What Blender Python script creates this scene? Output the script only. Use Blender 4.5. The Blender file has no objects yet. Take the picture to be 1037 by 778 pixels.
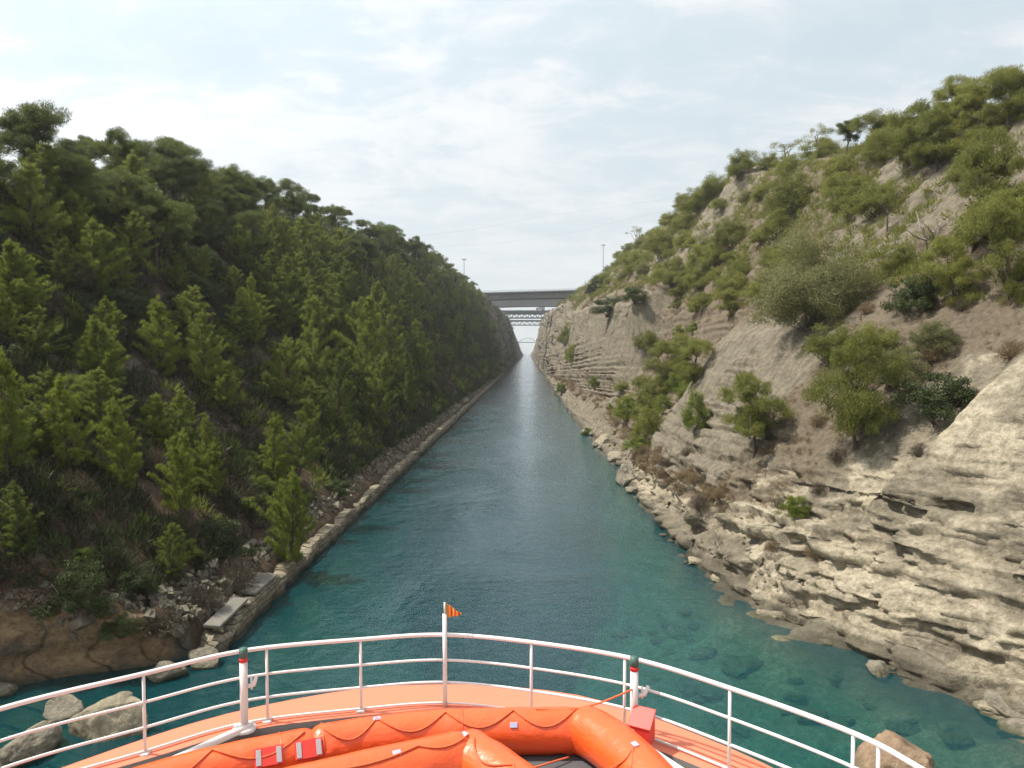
import bpy, math, random
import numpy as np
from mathutils import Vector, Euler, Matrix

random.seed(7)
rng = np.random.default_rng(11)
C = bpy.context.scene.collection
SC = bpy.context.scene
R = math.radians

# ------------------------------------------------------------------ camera
CAM_Z = 14.0
F = 770.0                       # focal length in pixels of the 1037 px wide photograph
cam_d = bpy.data.cameras.new('camera')
cam_d.sensor_fit = 'HORIZONTAL'
cam_d.angle = 2 * math.atan(518.5 / F)
cam_d.clip_start = 0.1
cam_d.clip_end = 40000
cam = bpy.data.objects.new('camera', cam_d)
C.objects.link(cam)
cam.location = (0, 0, CAM_Z)
cam.rotation_euler = (R(90 - 2.417), 0, R(1.14))
SC.camera = cam
CAM_M = np.array(cam.rotation_euler.to_matrix())

# ------------------------------------------------------------------ sun, sky, exposure
SUN_EL, SUN_AZ = 57.0, -84.0     # azimuth from +Y, clockwise; negative = left of the view
sun_d = bpy.data.lights.new('sun', 'SUN')
sun_d.energy = 5.0
sun_d.angle = R(2.2)
sun_d.color = (1.0, 0.94, 0.84)
sun = bpy.data.objects.new('sun', sun_d)
C.objects.link(sun)
sd = Vector((math.sin(R(SUN_AZ)) * math.cos(R(SUN_EL)), math.cos(R(SUN_AZ)) * math.cos(R(SUN_EL)), math.sin(R(SUN_EL))))
sun.rotation_euler = sd.to_track_quat('Z', 'Y').to_euler()
sun.location = (-60, 20, 120)

W = bpy.data.worlds.new('World')
SC.world = W
W.use_nodes = True
SC.view_settings.view_transform = 'Standard'
SC.view_settings.look = 'None'
SC.view_settings.exposure = 0.42
SC.view_settings.gamma = 1.0
SC.view_settings.use_curve_mapping = False
SC.cycles.max_bounces = 6
SC.cycles.diffuse_bounces = 2
SC.cycles.glossy_bounces = 3
SC.cycles.transmission_bounces = 3
SC.cycles.transparent_max_bounces = 8
SC.cycles.volume_bounces = 0
SC.cycles.use_denoising = True
SC.cycles.use_adaptive_sampling = True
SC.cycles.adaptive_threshold = 0.006
SC.cycles.denoising_prefilter = 'FAST'


class NT:
    """short-hand for node trees"""
    def __init__(s, tree, clear=True):
        s.t = tree
        if clear:
            tree.nodes.clear()

    def n(s, typ, ins=None, **props):
        nd = s.t.nodes.new(typ)
        for k, v in props.items():
            setattr(nd, k, v)
        for k, v in (ins or {}).items():
            if hasattr(v, 'is_output') or isinstance(v, bpy.types.NodeSocket):
                s.t.links.new(v, nd.inputs[k])
            else:
                nd.inputs[k].default_value = v
        return nd

    def noise(s, vec, scale, detail=6, rough=0.6, dist=0.0):
        return s.n('ShaderNodeTexNoise', {'Vector': vec, 'Scale': scale, 'Detail': detail, 'Roughness': rough, 'Distortion': dist}).outputs['Fac']

    def mapping(s, vec, scale=(1, 1, 1), loc=(0, 0, 0), rot=(0, 0, 0)):
        return s.n('ShaderNodeMapping', {'Vector': vec, 'Scale': scale, 'Location': loc, 'Rotation': rot}).outputs[0]

    def ramp(s, fac, stops, interp='LINEAR'):
        nd = s.n('ShaderNodeValToRGB', {'Fac': fac})
        cr = nd.color_ramp
        cr.interpolation = interp
        while len(cr.elements) < len(stops):
            cr.elements.new(0.5)
        for e, (p, c) in zip(cr.elements, stops):
            e.position = p
            e.color = (c, c, c, 1) if isinstance(c, (int, float)) else (*c, 1)
        return nd.outputs['Color']

    def mix(s, fac, a, b, blend='MIX'):
        nd = s.n('ShaderNodeMix', data_type='RGBA', blend_type=blend)
        for k, v in (('Factor', fac), ('A', a), ('B', b)):
            sock = [i for i in nd.inputs if i.name == k and (i.type == 'RGBA' or (k == 'Factor' and i.type == 'VALUE'))][0]
            if isinstance(v, bpy.types.NodeSocket):
                s.t.links.new(v, sock)
            else:
                sock.default_value = v if k == 'Factor' else ((*v, 1) if len(v) == 3 else v)
        return [o for o in nd.outputs if o.type == 'RGBA'][0]

    def math(s, op, a, b=0.0, clamp=False):
        nd = s.n('ShaderNodeMath', {0: a, 1: b}, operation=op, use_clamp=clamp)
        return nd.outputs[0]


# sky: Nishita under a thin bright veil of cloud
w = NT(W.node_tree)
sky = w.n('ShaderNodeTexSky', sky_type='NISHITA', sun_disc=False, sun_elevation=R(SUN_EL), sun_rotation=R(SUN_AZ), air_density=1.0, dust_density=2.5, ozone_density=1.0)
tc = w.n('ShaderNodeTexCoord').outputs['Generated']
sep = w.n('ShaderNodeSeparateXYZ', {0: tc})
den = w.math('ADD', w.math('MAXIMUM', sep.outputs[2], 0.0), 0.22)
comb = w.n('ShaderNodeCombineXYZ', {0: w.math('DIVIDE', sep.outputs[0], den), 1: w.math('DIVIDE', sep.outputs[1], den), 2: 0.37}).outputs[0]
c1 = w.noise(w.mapping(comb, (1.0, 1.25, 1), (3.1, 0.4, 0)), 1.15, 9, 0.58, 0.35)
c2 = w.noise(w.mapping(comb, (1.0, 1.5, 1), (7.7, 2.2, 0)), 4.2, 8, 0.62, 0.5)
cf = w.math('ADD', w.math('MULTIPLY', c1, 0.62), w.math('MULTIPLY', c2, 0.38))
veil = w.ramp(cf, [(0.40, 0.0), (0.475, 0.22), (0.53, 0.72), (0.60, 1.0)])
ccol = w.mix(veil, (5.4, 6.3, 6.75), (7.8, 7.9, 7.9))
sdv = w.n('ShaderNodeVectorMath', {0: tc, 1: tuple(sd)}, operation='DOT_PRODUCT').outputs['Value']
glow = w.math('POWER', w.math('MAXIMUM', sdv, 0.0), 2.2)
gl3 = w.math('ADD', 0.93, w.math('MULTIPLY', glow, 0.85))
ccol = w.mix(1.0, ccol, w.n('ShaderNodeCombineXYZ', {0: gl3, 1: gl3, 2: gl3}).outputs[0], 'MULTIPLY')
low = w.ramp(sep.outputs[2], [(0.0, 1.0), (0.10, 0.75), (0.30, 0.0)])
ccol = w.mix(w.math('MULTIPLY', low, 0.75), ccol, (6.0, 6.4, 6.5))
skycol = w.mix(0.9, sky.outputs[0], ccol)
bg = w.n('ShaderNodeBackground', {'Color': skycol, 'Strength': 0.1})
wo = w.n('ShaderNodeOutputWorld', {'Surface': bg.outputs[0]})


# ------------------------------------------------------------------ numpy helpers
def hash3(ix, iy, iz, seed=0):
    h = (ix.astype(np.int64) * 374761393 + iy.astype(np.int64) * 668265263 + iz.astype(np.int64) * 2147483647 + seed * 1442695041) & 0xffffffff
    h = ((h ^ (h >> 13)) * 1274126177) & 0xffffffff
    h = ((h ^ (h >> 16)) * 2246822519) & 0xffffffff
    h = h ^ (h >> 15)
    return (h & 0xffffff) / float(0xffffff)


def vnoise(x, y, z, seed=0):
    ix, iy, iz = np.floor(x), np.floor(y), np.floor(z)
    fx, fy, fz = x - ix, y - iy, z - iz
    fx, fy, fz = [f * f * f * (f * (f * 6 - 15) + 10) for f in (fx, fy, fz)]
    out = 0
    for dx in (0, 1):
        wx = fx if dx else 1 - fx
        for dy in (0, 1):
            wy = fy if dy else 1 - fy
            for dz in (0, 1):
                wz = fz if dz else 1 - fz
                out = out + wx * wy * wz * hash3(ix + dx, iy + dy, iz + dz, seed)
    return out * 2 - 1


def fbm(x, y, z, octaves=4, seed=0, gain=0.5, ridged=False):
    s, a, tot = 0, 1.0, 0
    for i in range(octaves):
        v = vnoise(x, y, z, seed + i * 17)
        if ridged:
            v = 1 - 2 * np.abs(v)
        s = s + a * v
        tot += a
        a *= gain
        x, y, z = x * 2.03 + 3.7, y * 2.03 + 1.3, z * 2.03 + 9.1
    return s / tot


def steps(q, seed=0, sharp=0.18):
    """1-D blocky noise: one level for each bed of rock, with steep treads"""
    i = np.floor(q)
    f = q - i
    f = np.clip((f - (1 - sharp)) / sharp, 0, 1)
    z0 = np.zeros_like(q)
    a, b = hash3(i, z0, z0, seed), hash3(i + 1, z0, z0, seed)
    return (a * (1 - f) + b * f) * 2 - 1


def mesh_arrays(name, verts, faces, smooth=False, attrs=None):
    """verts (n,3), faces (m,k) all of one size, or a list of such arrays"""
    me = bpy.data.meshes.new(name)
    fl = faces if isinstance(faces, list) else [faces]
    fl = [np.asarray(f, dtype=np.int32) for f in fl if len(f)]
    loops = np.concatenate([f.ravel() for f in fl])
    tot = np.concatenate([np.full(len(f), f.shape[1], dtype=np.int32) for f in fl])
    start = np.concatenate([[0], np.cumsum(tot)[:-1]]).astype(np.int32)
    me.vertices.add(len(verts))
    me.vertices.foreach_set('co', np.asarray(verts, dtype=np.float32).ravel())
    me.loops.add(len(loops))
    me.loops.foreach_set('vertex_index', loops)
    me.polygons.add(len(tot))
    me.polygons.foreach_set('loop_start', start)
    me.polygons.foreach_set('loop_total', tot)
    me.update(calc_edges=True)
    me.polygons.foreach_set('use_smooth', np.full(len(tot), bool(smooth)))
    for k, v in (attrs or {}).items():
        a = me.attributes.new(k, 'FLOAT', 'POINT')
        a.data.foreach_set('value', np.asarray(v, dtype=np.float32))
    return me


def link(name, me, mat=None, parent=None, loc=None):
    o = bpy.data.objects.new(name, me)
    C.objects.link(o)
    if mat is not None and me is not None and not me.materials:
        me.materials.append(mat)
    if parent is not None:
        o.parent = parent
    if loc is not None:
        o.location = loc
    return o


def tag(o, label=None, cat=None, group=None, kind=None):
    if label:
        o['label'] = label
    if cat:
        o['category'] = cat
    if group:
        o['group'] = group
    if kind:
        o['kind'] = kind
    return o


def thing(name, label, cat, loc=(0, 0, 0), rz=0.0, group=None):
    o = bpy.data.objects.new(name, None)
    o.empty_display_size = 0.2
    C.objects.link(o)
    o.location = loc
    o.rotation_euler = (0, 0, rz)
    return tag(o, label, cat, group)


class MB:
    """collects simple solids into one mesh"""
    def __init__(s):
        s.v, s.f4, s.f3, s.k = [], [], [], 0
        s.ngon = []

    def add(s, v, f4=None, f3=None):
        v = np.asarray(v, float)
        s.v.append(v)
        if f4 is not None and len(f4):
            s.f4.append(np.asarray(f4) + s.k)
        if f3 is not None and len(f3):
            s.f3.append(np.asarray(f3) + s.k)
        s.k += len(v)

    def box(s, c, size, rz=0.0, bevel=0.0, rot=None):
        x, y, z = [d / 2 for d in size]
        b = min(bevel, x * .9, y * .9, z * .9)
        if b <= 0:
            v = np.array([(i * x, j * y, k * z) for i in (-1, 1) for j in (-1, 1) for k in (-1, 1)])
            f = [(0, 1, 3, 2), (4, 6, 7, 5), (0, 4, 5, 1), (2, 3, 7, 6), (0, 2, 6, 4), (1, 5, 7, 3)]
            f3 = None
        else:
            v, idx = [], {}
            for i in (-1, 1):
                for j in (-1, 1):
                    for k in (-1, 1):
                        for a in range(3):
                            d = [i * (x - b), j * (y - b), k * (z - b)]
                            d[a] = (i, j, k)[a] * (x, y, z)[a]
                            idx[(i, j, k, a)] = len(v)
                            v.append(d)
            v = np.array(v)
            f, f3 = [], []
            for a in range(3):
                o1, o2 = [q for q in range(3) if q != a]
                for sgn in (-1, 1):
                    q = []
                    for (p1, p2) in ((-1, -1), (1, -1), (1, 1), (-1, 1)):
                        key = [0, 0, 0]
                        key[a], key[o1], key[o2] = sgn, p1, p2
                        q.append(idx[(*key, a)])
                    f.append(q)
            for a in range(3):
                o1, o2 = [q for q in range(3) if q != a]
                for p1 in (-1, 1):
                    for p2 in (-1, 1):
                        k0, k1 = [0, 0, 0], [0, 0, 0]
                        k0[a], k0[o1], k0[o2] = -1, p1, p2
                        k1[a], k1[o1], k1[o2] = 1, p1, p2
                        f.append([idx[(*k0, o1)], idx[(*k1, o1)], idx[(*k1, o2)], idx[(*k0, o2)]])
            for i in (-1, 1):
                for j in (-1, 1):
                    for k in (-1, 1):
                        f3.append([idx[(i, j, k, 0)], idx[(i, j, k, 1)], idx[(i, j, k, 2)]])
        if rot is not None:
            v = v @ np.array(rot).T
        elif rz:
            cz, sz = math.cos(rz), math.sin(rz)
            v = v @ np.array([[cz, sz, 0], [-sz, cz, 0], [0, 0, 1]])
        s.add(v + np.array(c), f, f3)
        return s

    def tube(s, pts, rad, n=10, caps=True, closed=False):
        P = np.asarray(pts, float)
        m = len(P)
        rad = np.full(m, rad, float) if np.isscalar(rad) else np.asarray(rad, float)
        T = np.gradient(P, axis=0)
        if closed:
            T = np.roll(P, -1, 0) - np.roll(P, 1, 0)
        T /= np.linalg.norm(T, axis=1, keepdims=True) + 1e-9
        up = np.array([0, 0, 1.0]) if abs(T[0, 2]) < 0.9 else np.array([1.0, 0, 0])
        N = np.cross(up, T[0]); N /= np.linalg.norm(N)
        ang = np.arange(n) * 2 * math.pi / n
        rings = []
        for i in range(m):
            N = N - T[i] * np.dot(N, T[i]); N /= np.linalg.norm(N) + 1e-9
            B = np.cross(T[i], N)
            rings.append(P[i] + rad[i] * (np.cos(ang)[:, None] * N + np.sin(ang)[:, None] * B))
        v = np.concatenate(rings)
        f = []
        for i in range(m if closed else m - 1):
            a, b = i * n, ((i + 1) % m) * n
            for j in range(n):
                k = (j + 1) % n
                f.append((a + j, a + k, b + k, b + j))
        f3 = []
        if caps and not closed:
            v = np.concatenate([v, P[:1], P[-1:]])
            for j in range(n):
                k = (j + 1) % n
                f3.append((m * n, k, j))
                f3.append((m * n + 1, (m - 1) * n + j, (m - 1) * n + k))
        s.add(v, f, f3)
        return s

    def build(s, name, mat, parent=None, smooth=False, loc=None):
        fl = []
        if s.f4:
            fl.append(np.concatenate(s.f4))
        if s.f3:
            fl.append(np.concatenate(s.f3))
        me = mesh_arrays(name, np.concatenate(s.v), fl, smooth)
        return link(name, me, mat, parent, loc)


def ray(px, py):
    d = CAM_M @ np.array([(px - 518.5) / F, -(py - 389.0) / F, -1.0])
    return d / np.linalg.norm(d)


def atz(px, py, z):
    d = ray(px, py)
    t = (z - CAM_Z) / d[2]
    return np.array([0, 0, CAM_Z]) + d * t


def aty(px, py, y):
    d = ray(px, py)
    return np.array([0, 0, CAM_Z]) + d * (y / d[1])


def project(P):
    q = (P - np.array([0, 0, CAM_Z])) @ CAM_M
    dep = -q[..., 2]
    return 518.5 + F * q[..., 0] / dep, 389.0 - F * q[..., 1] / dep, dep


def spline(pts, n=12):
    P = np.asarray(pts, float)
    P = np.concatenate([2 * P[:1] - P[1:2], P, 2 * P[-1:] - P[-2:-1]])
    out = []
    for i in range(1, len(P) - 2):
        p0, p1, p2, p3 = P[i - 1], P[i], P[i + 1], P[i + 2]
        for t in np.arange(n) / n:
            out.append(0.5 * ((2 * p1) + (p2 - p0) * t + (2 * p0 - 5 * p1 + 4 * p2 - p3) * t * t + (3 * p1 - p0 - 3 * p2 + p3) * t ** 3))
    out.append(P[-2])
    return np.array(out)


# ------------------------------------------------------------------ materials
def mat(name):
    m = bpy.data.materials.new(name)
    m.use_nodes = True
    return m, NT(m.node_tree)


def out(t, surf, vol=None, disp=None):
    o = t.n('ShaderNodeOutputMaterial', {'Surface': surf} if surf is not None else {})
    if vol is not None:
        t.t.links.new(vol, o.inputs['Volume'])
    return o


def simple(name, col, rough=0.5, metal=0.0, var=0.12, scale=6.0, bump=0.0, spec=0.5, coat=0.0):
    m, t = mat(name)
    oc = t.n('ShaderNodeTexCoord').outputs['Object']
    n = t.noise(oc, scale, 6, 0.65)
    c = t.mix(t.math('MULTIPLY', n, 1.0), tuple(x * (1 - var) for x in col), tuple(min(1, x * (1 + var)) for x in col))
    ins = {'Base Color': c, 'Roughness': rough, 'Metallic': metal, 'Specular IOR Level': spec, 'Coat Weight': coat}
    if bump:
        ins['Normal'] = t.n('ShaderNodeBump', {'Height': t.noise(oc, scale * 3, 6, 0.6), 'Strength': bump, 'Distance': 0.02}).outputs[0]
    p = t.n('ShaderNodeBsdfPrincipled', ins)
    out(t, p.outputs[0])
    return m


def rock_material(name, grey0, grey1, fresh0, fresh1, soil0, soil1):
    m, t = mat(name)
    oc = t.n('ShaderNodeTexCoord').outputs['Object']
    fresh = t.n('ShaderNodeAttribute', attribute_name='fresh').outputs['Fac']
    soil = t.n('ShaderNodeAttribute', attribute_name='soil').outputs['Fac']
    wet = t.n('ShaderNodeAttribute', attribute_name='wet').outputs['Fac']
    warp = t.noise(oc, 0.12, 3, 0.5)
    sv = t.n('ShaderNodeVectorMath', {0: t.mapping(oc, (0.22, 0.22, 1.5)), 1: t.n('ShaderNodeCombineXYZ', {0: 0, 1: 0, 2: t.math('MULTIPLY', warp, 2.2)}).outputs[0]}, operation='ADD').outputs[0]
    beds = t.noise(sv, 1.0, 7, 0.72)
    streak = t.noise(t.mapping(oc, (0.9, 0.9, 0.12)), 1.3, 6, 0.65)
    blotch = t.noise(oc, 0.23, 6, 0.62, 0.6)
    fine = t.noise(oc, 3.1, 9, 0.74)
    grain = t.noise(oc, 17.0, 4, 0.7)
    g = t.math('ADD', t.math('MULTIPLY', beds, 0.30), t.math('MULTIPLY', fine, 0.70))
    cg = t.ramp(g, [(0.33, grey0), (0.66, grey1)])
    cg = t.mix(t.ramp(streak, [(0.45, 0.0), (0.7, 0.65)]), cg, tuple(x * 0.55 for x in grey0))
    cf = t.ramp(g, [(0.36, tuple(x * 0.5 for x in fresh0)), (0.445, fresh0), (0.60, fresh1)])
    cf = t.mix(t.ramp(blotch, [(0.44, 0.0), (0.56, 0.85)]), cf, cg)
    pit = t.noise(t.mapping(oc, (1, 1, 2.2)), 5.5, 5, .62)
    cf = t.mix(t.ramp(pit, [(0.60, 0.0), (0.70, 0.75)]), cf, tuple(x * .7 for x in grey0))
    ff = t.ramp(t.math('ADD', fresh, t.math('MULTIPLY', t.math('SUBTRACT', blotch, 0.5), 1.3)), [(0.38, 0.0), (0.6, 1.0)])
    c = t.mix(ff, cg, cf)
    cs = t.ramp(fine, [(0.3, soil0), (0.7, soil1)])
    sf = t.ramp(t.math('ADD', soil, t.math('MULTIPLY', t.math('SUBTRACT', t.noise(oc, 0.55, 8, 0.7), 0.5), 1.6)), [(0.42, 0.0), (0.62, 1.0)])
    c = t.mix(sf, c, cs)
    # pits and cracks: dark holes in the rock itself
    vor = t.n('ShaderNodeTexVoronoi', {'Vector': t.mapping(sv, (2.2, 2.2, .8)), 'Scale': 1.0, 'Randomness': 1.0}, feature='DISTANCE_TO_EDGE').outputs['Distance']
    crack = t.ramp(vor, [(0.0, 1.0), (0.035, 0.0)])
    c = t.mix(t.math('MULTIPLY', crack, t.ramp(blotch, [(0.56, 0.0), (0.68, 0.35)])), c, tuple(x * 0.45 for x in grey0))
    weed = t.n('ShaderNodeAttribute', attribute_name='weed').outputs['Fac']
    c = t.mix(t.math('MULTIPLY', weed, t.ramp(fine, [(.35, .95), (.6, .25)])), c, (0.14, 0.16, 0.065))
    c = t.mix(t.math('MULTIPLY', wet, 0.8), c, (0.035, 0.032, 0.02))
    h = t.math('ADD', t.math('MULTIPLY', beds, 0.55), t.math('MULTIPLY', fine, 0.5))
    h = t.math('ADD', h, t.math('MULTIPLY', grain, 0.16))
    h = t.math('SUBTRACT', h, t.math('MULTIPLY', crack, 0.05))
    b = t.n('ShaderNodeBump', {'Height': h, 'Strength': 0.95, 'Distance': 0.34}).outputs[0]
    rough = t.math('SUBTRACT', 0.95, t.math('MULTIPLY', wet, 0.45))
    p = t.n('ShaderNodeBsdfPrincipled', {'Base Color': c, 'Roughness': rough, 'Specular IOR Level': 0.2, 'Normal': b})
    out(t, p.outputs[0])
    return m


M_ROCK = rock_material('limestone', (0.104, 0.088, 0.063), (0.255, 0.222, 0.165), (0.28, 0.24, 0.17), (0.47, 0.415, 0.31), (0.085, 0.067, 0.046), (0.19, 0.155, 0.11))
M_BANK = rock_material('bank_earth', (0.085, 0.075, 0.06), (0.215, 0.19, 0.155), (0.24, 0.165, 0.09), (0.36, 0.265, 0.16), (0.045, 0.03, 0.019), (0.125, 0.085, 0.055))


def foliage(name, dark, light, trans=0.35, rvar=0.35):
    m, t = mat(name)
    oc = t.n('ShaderNodeTexCoord').outputs['Object']
    rnd = t.n('ShaderNodeObjectInfo').outputs['Random']
    n = t.noise(oc, 1.3, 4, 0.65)
    f = t.math('ADD', t.math('MULTIPLY', t.math('SUBTRACT', n, 0.5), 1.5), t.math('ADD', t.math('MULTIPLY', rnd, rvar * 2), 0.5 - rvar), clamp=True)
    c = t.mix(f, dark, light)
    d = t.n('ShaderNodeBsdfPrincipled', {'Base Color': c, 'Roughness': 0.6, 'Specular IOR Level': 0.25})
    tr = t.n('ShaderNodeBsdfTranslucent', {'Color': t.mix(0.5, c, tuple(min(1, x * 1.5) for x in light))})
    s = t.n('ShaderNodeMixShader', {0: trans, 1: d.outputs[0], 2: tr.outputs[0]})
    out(t, s.outputs[0])
    return m


M_PINE_YOUNG = foliage('young_pine_needles', (0.10, 0.135, 0.021), (0.22, 0.255, 0.036), 0.38)
M_PINE_DARK = foliage('pine_needles', (0.072, 0.102, 0.02), (0.20, 0.23, 0.04), 0.38, 0.45)
M_PINE_DEEP = foliage('deep_pine_needles', (0.036, 0.056, 0.016), (0.125, 0.15, 0.032), 0.36, 0.45)
M_PINE_OLIVE = foliage('olive_needles', (0.105, 0.118, 0.026), (0.23, 0.235, 0.055), 0.38)
M_BUSH_GREY = foliage('grey_green_leaves', (0.10, 0.105, 0.042), (0.21, 0.205, 0.085), 0.35)
M_BUSH_DARK = foliage('dark_leaves', (0.028, 0.042, 0.014), (0.075, 0.095, 0.028), 0.25)
M_BUSH_BRIGHT = foliage('bright_leaves', (0.085, 0.12, 0.02), (0.19, 0.22, 0.035), 0.38)
M_DRY = foliage('dry_twigs', (0.13, 0.092, 0.052), (0.29, 0.215, 0.125), 0.25)
M_DRY_DARK = foliage('dry_brush', (0.045, 0.036, 0.026), (0.12, 0.092, 0.062), 0.2)
M_BARK = simple('bark', (0.085, 0.062, 0.046), 0.9, var=0.4, scale=5, bump=0.6)
M_DEADWOOD = simple('dead_wood', (0.30, 0.27, 0.24), 0.9, var=0.3, scale=5)

# ------------------------------------------------------------------ the two banks (cross sections along the canal)
def interp_sections(sec, Y):
    ys = np.array(sorted(sec))
    A = np.array([sec[y] for y in ys], float)          # (s, k, 2)
    o = np.empty((len(Y), A.shape[1], 2))
    for k in range(A.shape[1]):
        for c in range(2):
            o[:, k, c] = np.interp(Y, ys, A[:, k, c])
    return o


def rows_y(y0, y1, near=0.16, ratio=0.0042):
    y, l = y0, []
    while y < y1:
        l.append(y)
        y += near if y > 18 and y < near / ratio else (max(near, y * ratio) if y >= 18 else 0.6)
    l.append(y1)
    return np.array(l)


def under(xw, y, sgn):
    """three points below the water line"""
    k = np.interp(y, [20, 38, 52, 90], [1.0, 1.0, 0.45, 0.14])
    return [(xw - sgn * 15 * k, -9), (xw - sgn * 10 * k, -3.4), (xw - sgn * 4 * k, -1.3)]


def rsec(y, xw, pts):
    return under(xw, y, 1) + [(xw, 0)] + pts + [(380, pts[-1][1] + 10), (4500, pts[-1][1] + 16)]


# right: ledge, foot, top of lower face, shelf inner, rim, plateau
RS = {
    -60: rsec(0, 48, [(49, .8), (50, 1.2), (56, 10), (66, 17), (80, 32), (110, 38)]),
    0: rsec(10, 34, [(35, .8), (36, 1.2), (42, 10), (52, 17), (62, 31), (100, 37)]),
    15: rsec(15, 27, [(27.8, .7), (29, 1.2), (35, 10), (45, 17.5), (55, 32), (95, 38)]),
    22: rsec(22, 22.6, [(23.4, .7), (24.6, 1.2), (31, 10), (41, 18), (51, 32.5), (92, 39)]),
    28: rsec(28, 18.8, [(19.6, .7), (20.8, 1.2), (27, 10.5), (37, 18), (47, 33), (90, 40)]),
    35: rsec(35, 14.8, [(15.6, .7), (16.8, 1.3), (23.2, 11), (33, 19), (44, 33.5), (88, 41)]),
    39: rsec(39, 13.1, [(13.9, .8), (15.1, 1.6), (22.0, 11.3), (31.6, 19.5), (43, 34), (88, 41)]),
    41: rsec(41, 12.6, [(13.5, .8), (14.9, 2.0), (23.0, 10.6), (31.2, 19.5), (43, 34), (88, 41)]),
    47: rsec(47, 11.3, [(12.1, 1.0), (13.9, 3.8), (22.2, 12.2), (30, 20), (42.5, 34), (88, 42)]),
    52: rsec(52, 11.0, [(11.9, 1.1), (13.6, 4.6), (21.8, 14.6), (30, 21), (42.5, 34.5), (88, 42)]),
    68: rsec(68, 10.7, [(11.6, 1.1), (12.9, 3.6), (21.4, 15.8), (30, 22), (42.5, 36), (88, 44)]),
    80: rsec(80, 10.2, [(11.2, 1.0), (12.5, 3.0), (20.3, 15.4), (29.5, 23), (42.5, 37.5), (88, 45)]),
    86: rsec(86, 10.2, [(11.4, .9), (12.8, 2.6), (21.2, 14.0), (30, 23.5), (42.5, 38), (88, 46)]),
    90: rsec(90, 10.7, [(12.2, .9), (14.5, 2.4), (23.5, 11.5), (31.5, 23), (42.5, 38.5), (88, 46)]),
    115: rsec(115, 9.9, [(11.6, .9), (14.5, 2.4), (23, 12.5), (31, 25.5), (44, 43), (88, 50)]),
    144: rsec(144, 9.8, [(11.3, 1.2), (16.0, 3.8), (24.6, 14), (30.5, 27.5), (43, 47), (88, 53)]),
    150: rsec(150, 9.8, [(11.2, 1.3), (16.0, 4.6), (20.6, 23), (29.5, 29.5), (42.0, 49), (88, 54)]),
    200: rsec(200, 9.7, [(10.8, 1.3), (14.0, 4.4), (19.2, 26), (27.5, 32), (40.5, 51), (88, 56)]),
    290: rsec(290, 9.9, [(10.8, 1.3), (13.2, 4.0), (18.3, 28.5), (25.5, 34.5), (38.5, 52), (88, 56)]),
    320: rsec(320, 10, [(11, 1.2), (12.8, 2.4), (21.5, 22.5), (28.5, 34), (38, 52), (88, 56)]),
    370: rsec(370, 10.1, [(11, 1.2), (12.8, 2.4), (21, 23), (28.5, 35), (38.5, 51.5), (88, 55)]),
    385: rsec(385, 10.2, [(11, 1.1), (11.9, 1.8), (17.8, 37.5), (24.8, 41), (38, 51), (88, 55)]),
    500: rsec(500, 10.4, [(11, 1.0), (11.6, 1.6), (17.2, 40.5), (24, 43), (38, 50.5), (88, 53)]),
    700: rsec(700, 10.5, [(11, 1.0), (11.6, 1.6), (16.6, 46), (19, 48), (29, 51), (88, 53)]),
    950: rsec(950, 10.6, [(11, 1.0), (11.6, 1.6), (16.6, 45), (19, 47), (29, 50), (88, 52)]),
    1300: rsec(1300, 10.7, [(11.1, 1.0), (11.7, 1.6), (15.4, 26), (18, 28), (28, 30), (88, 32)]),
    1900: rsec(1900, 10.8, [(11.1, 1.0), (11.7, 1.6), (14.5, 14), (18, 15), (28, 16), (88, 17)]),
    2900: rsec(2900, 10.9, [(11.2, 0.7), (11.8, 1.0), (13.5, 4), (18, 4.4), (28, 5), (88, 6)]),
}


def lsec(y, xw, pts):
    return under(xw, y, -1) + [(xw, 0)] + pts + [(-380, pts[-1][1] + 10), (-4500, pts[-1][1] + 16)]


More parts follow.
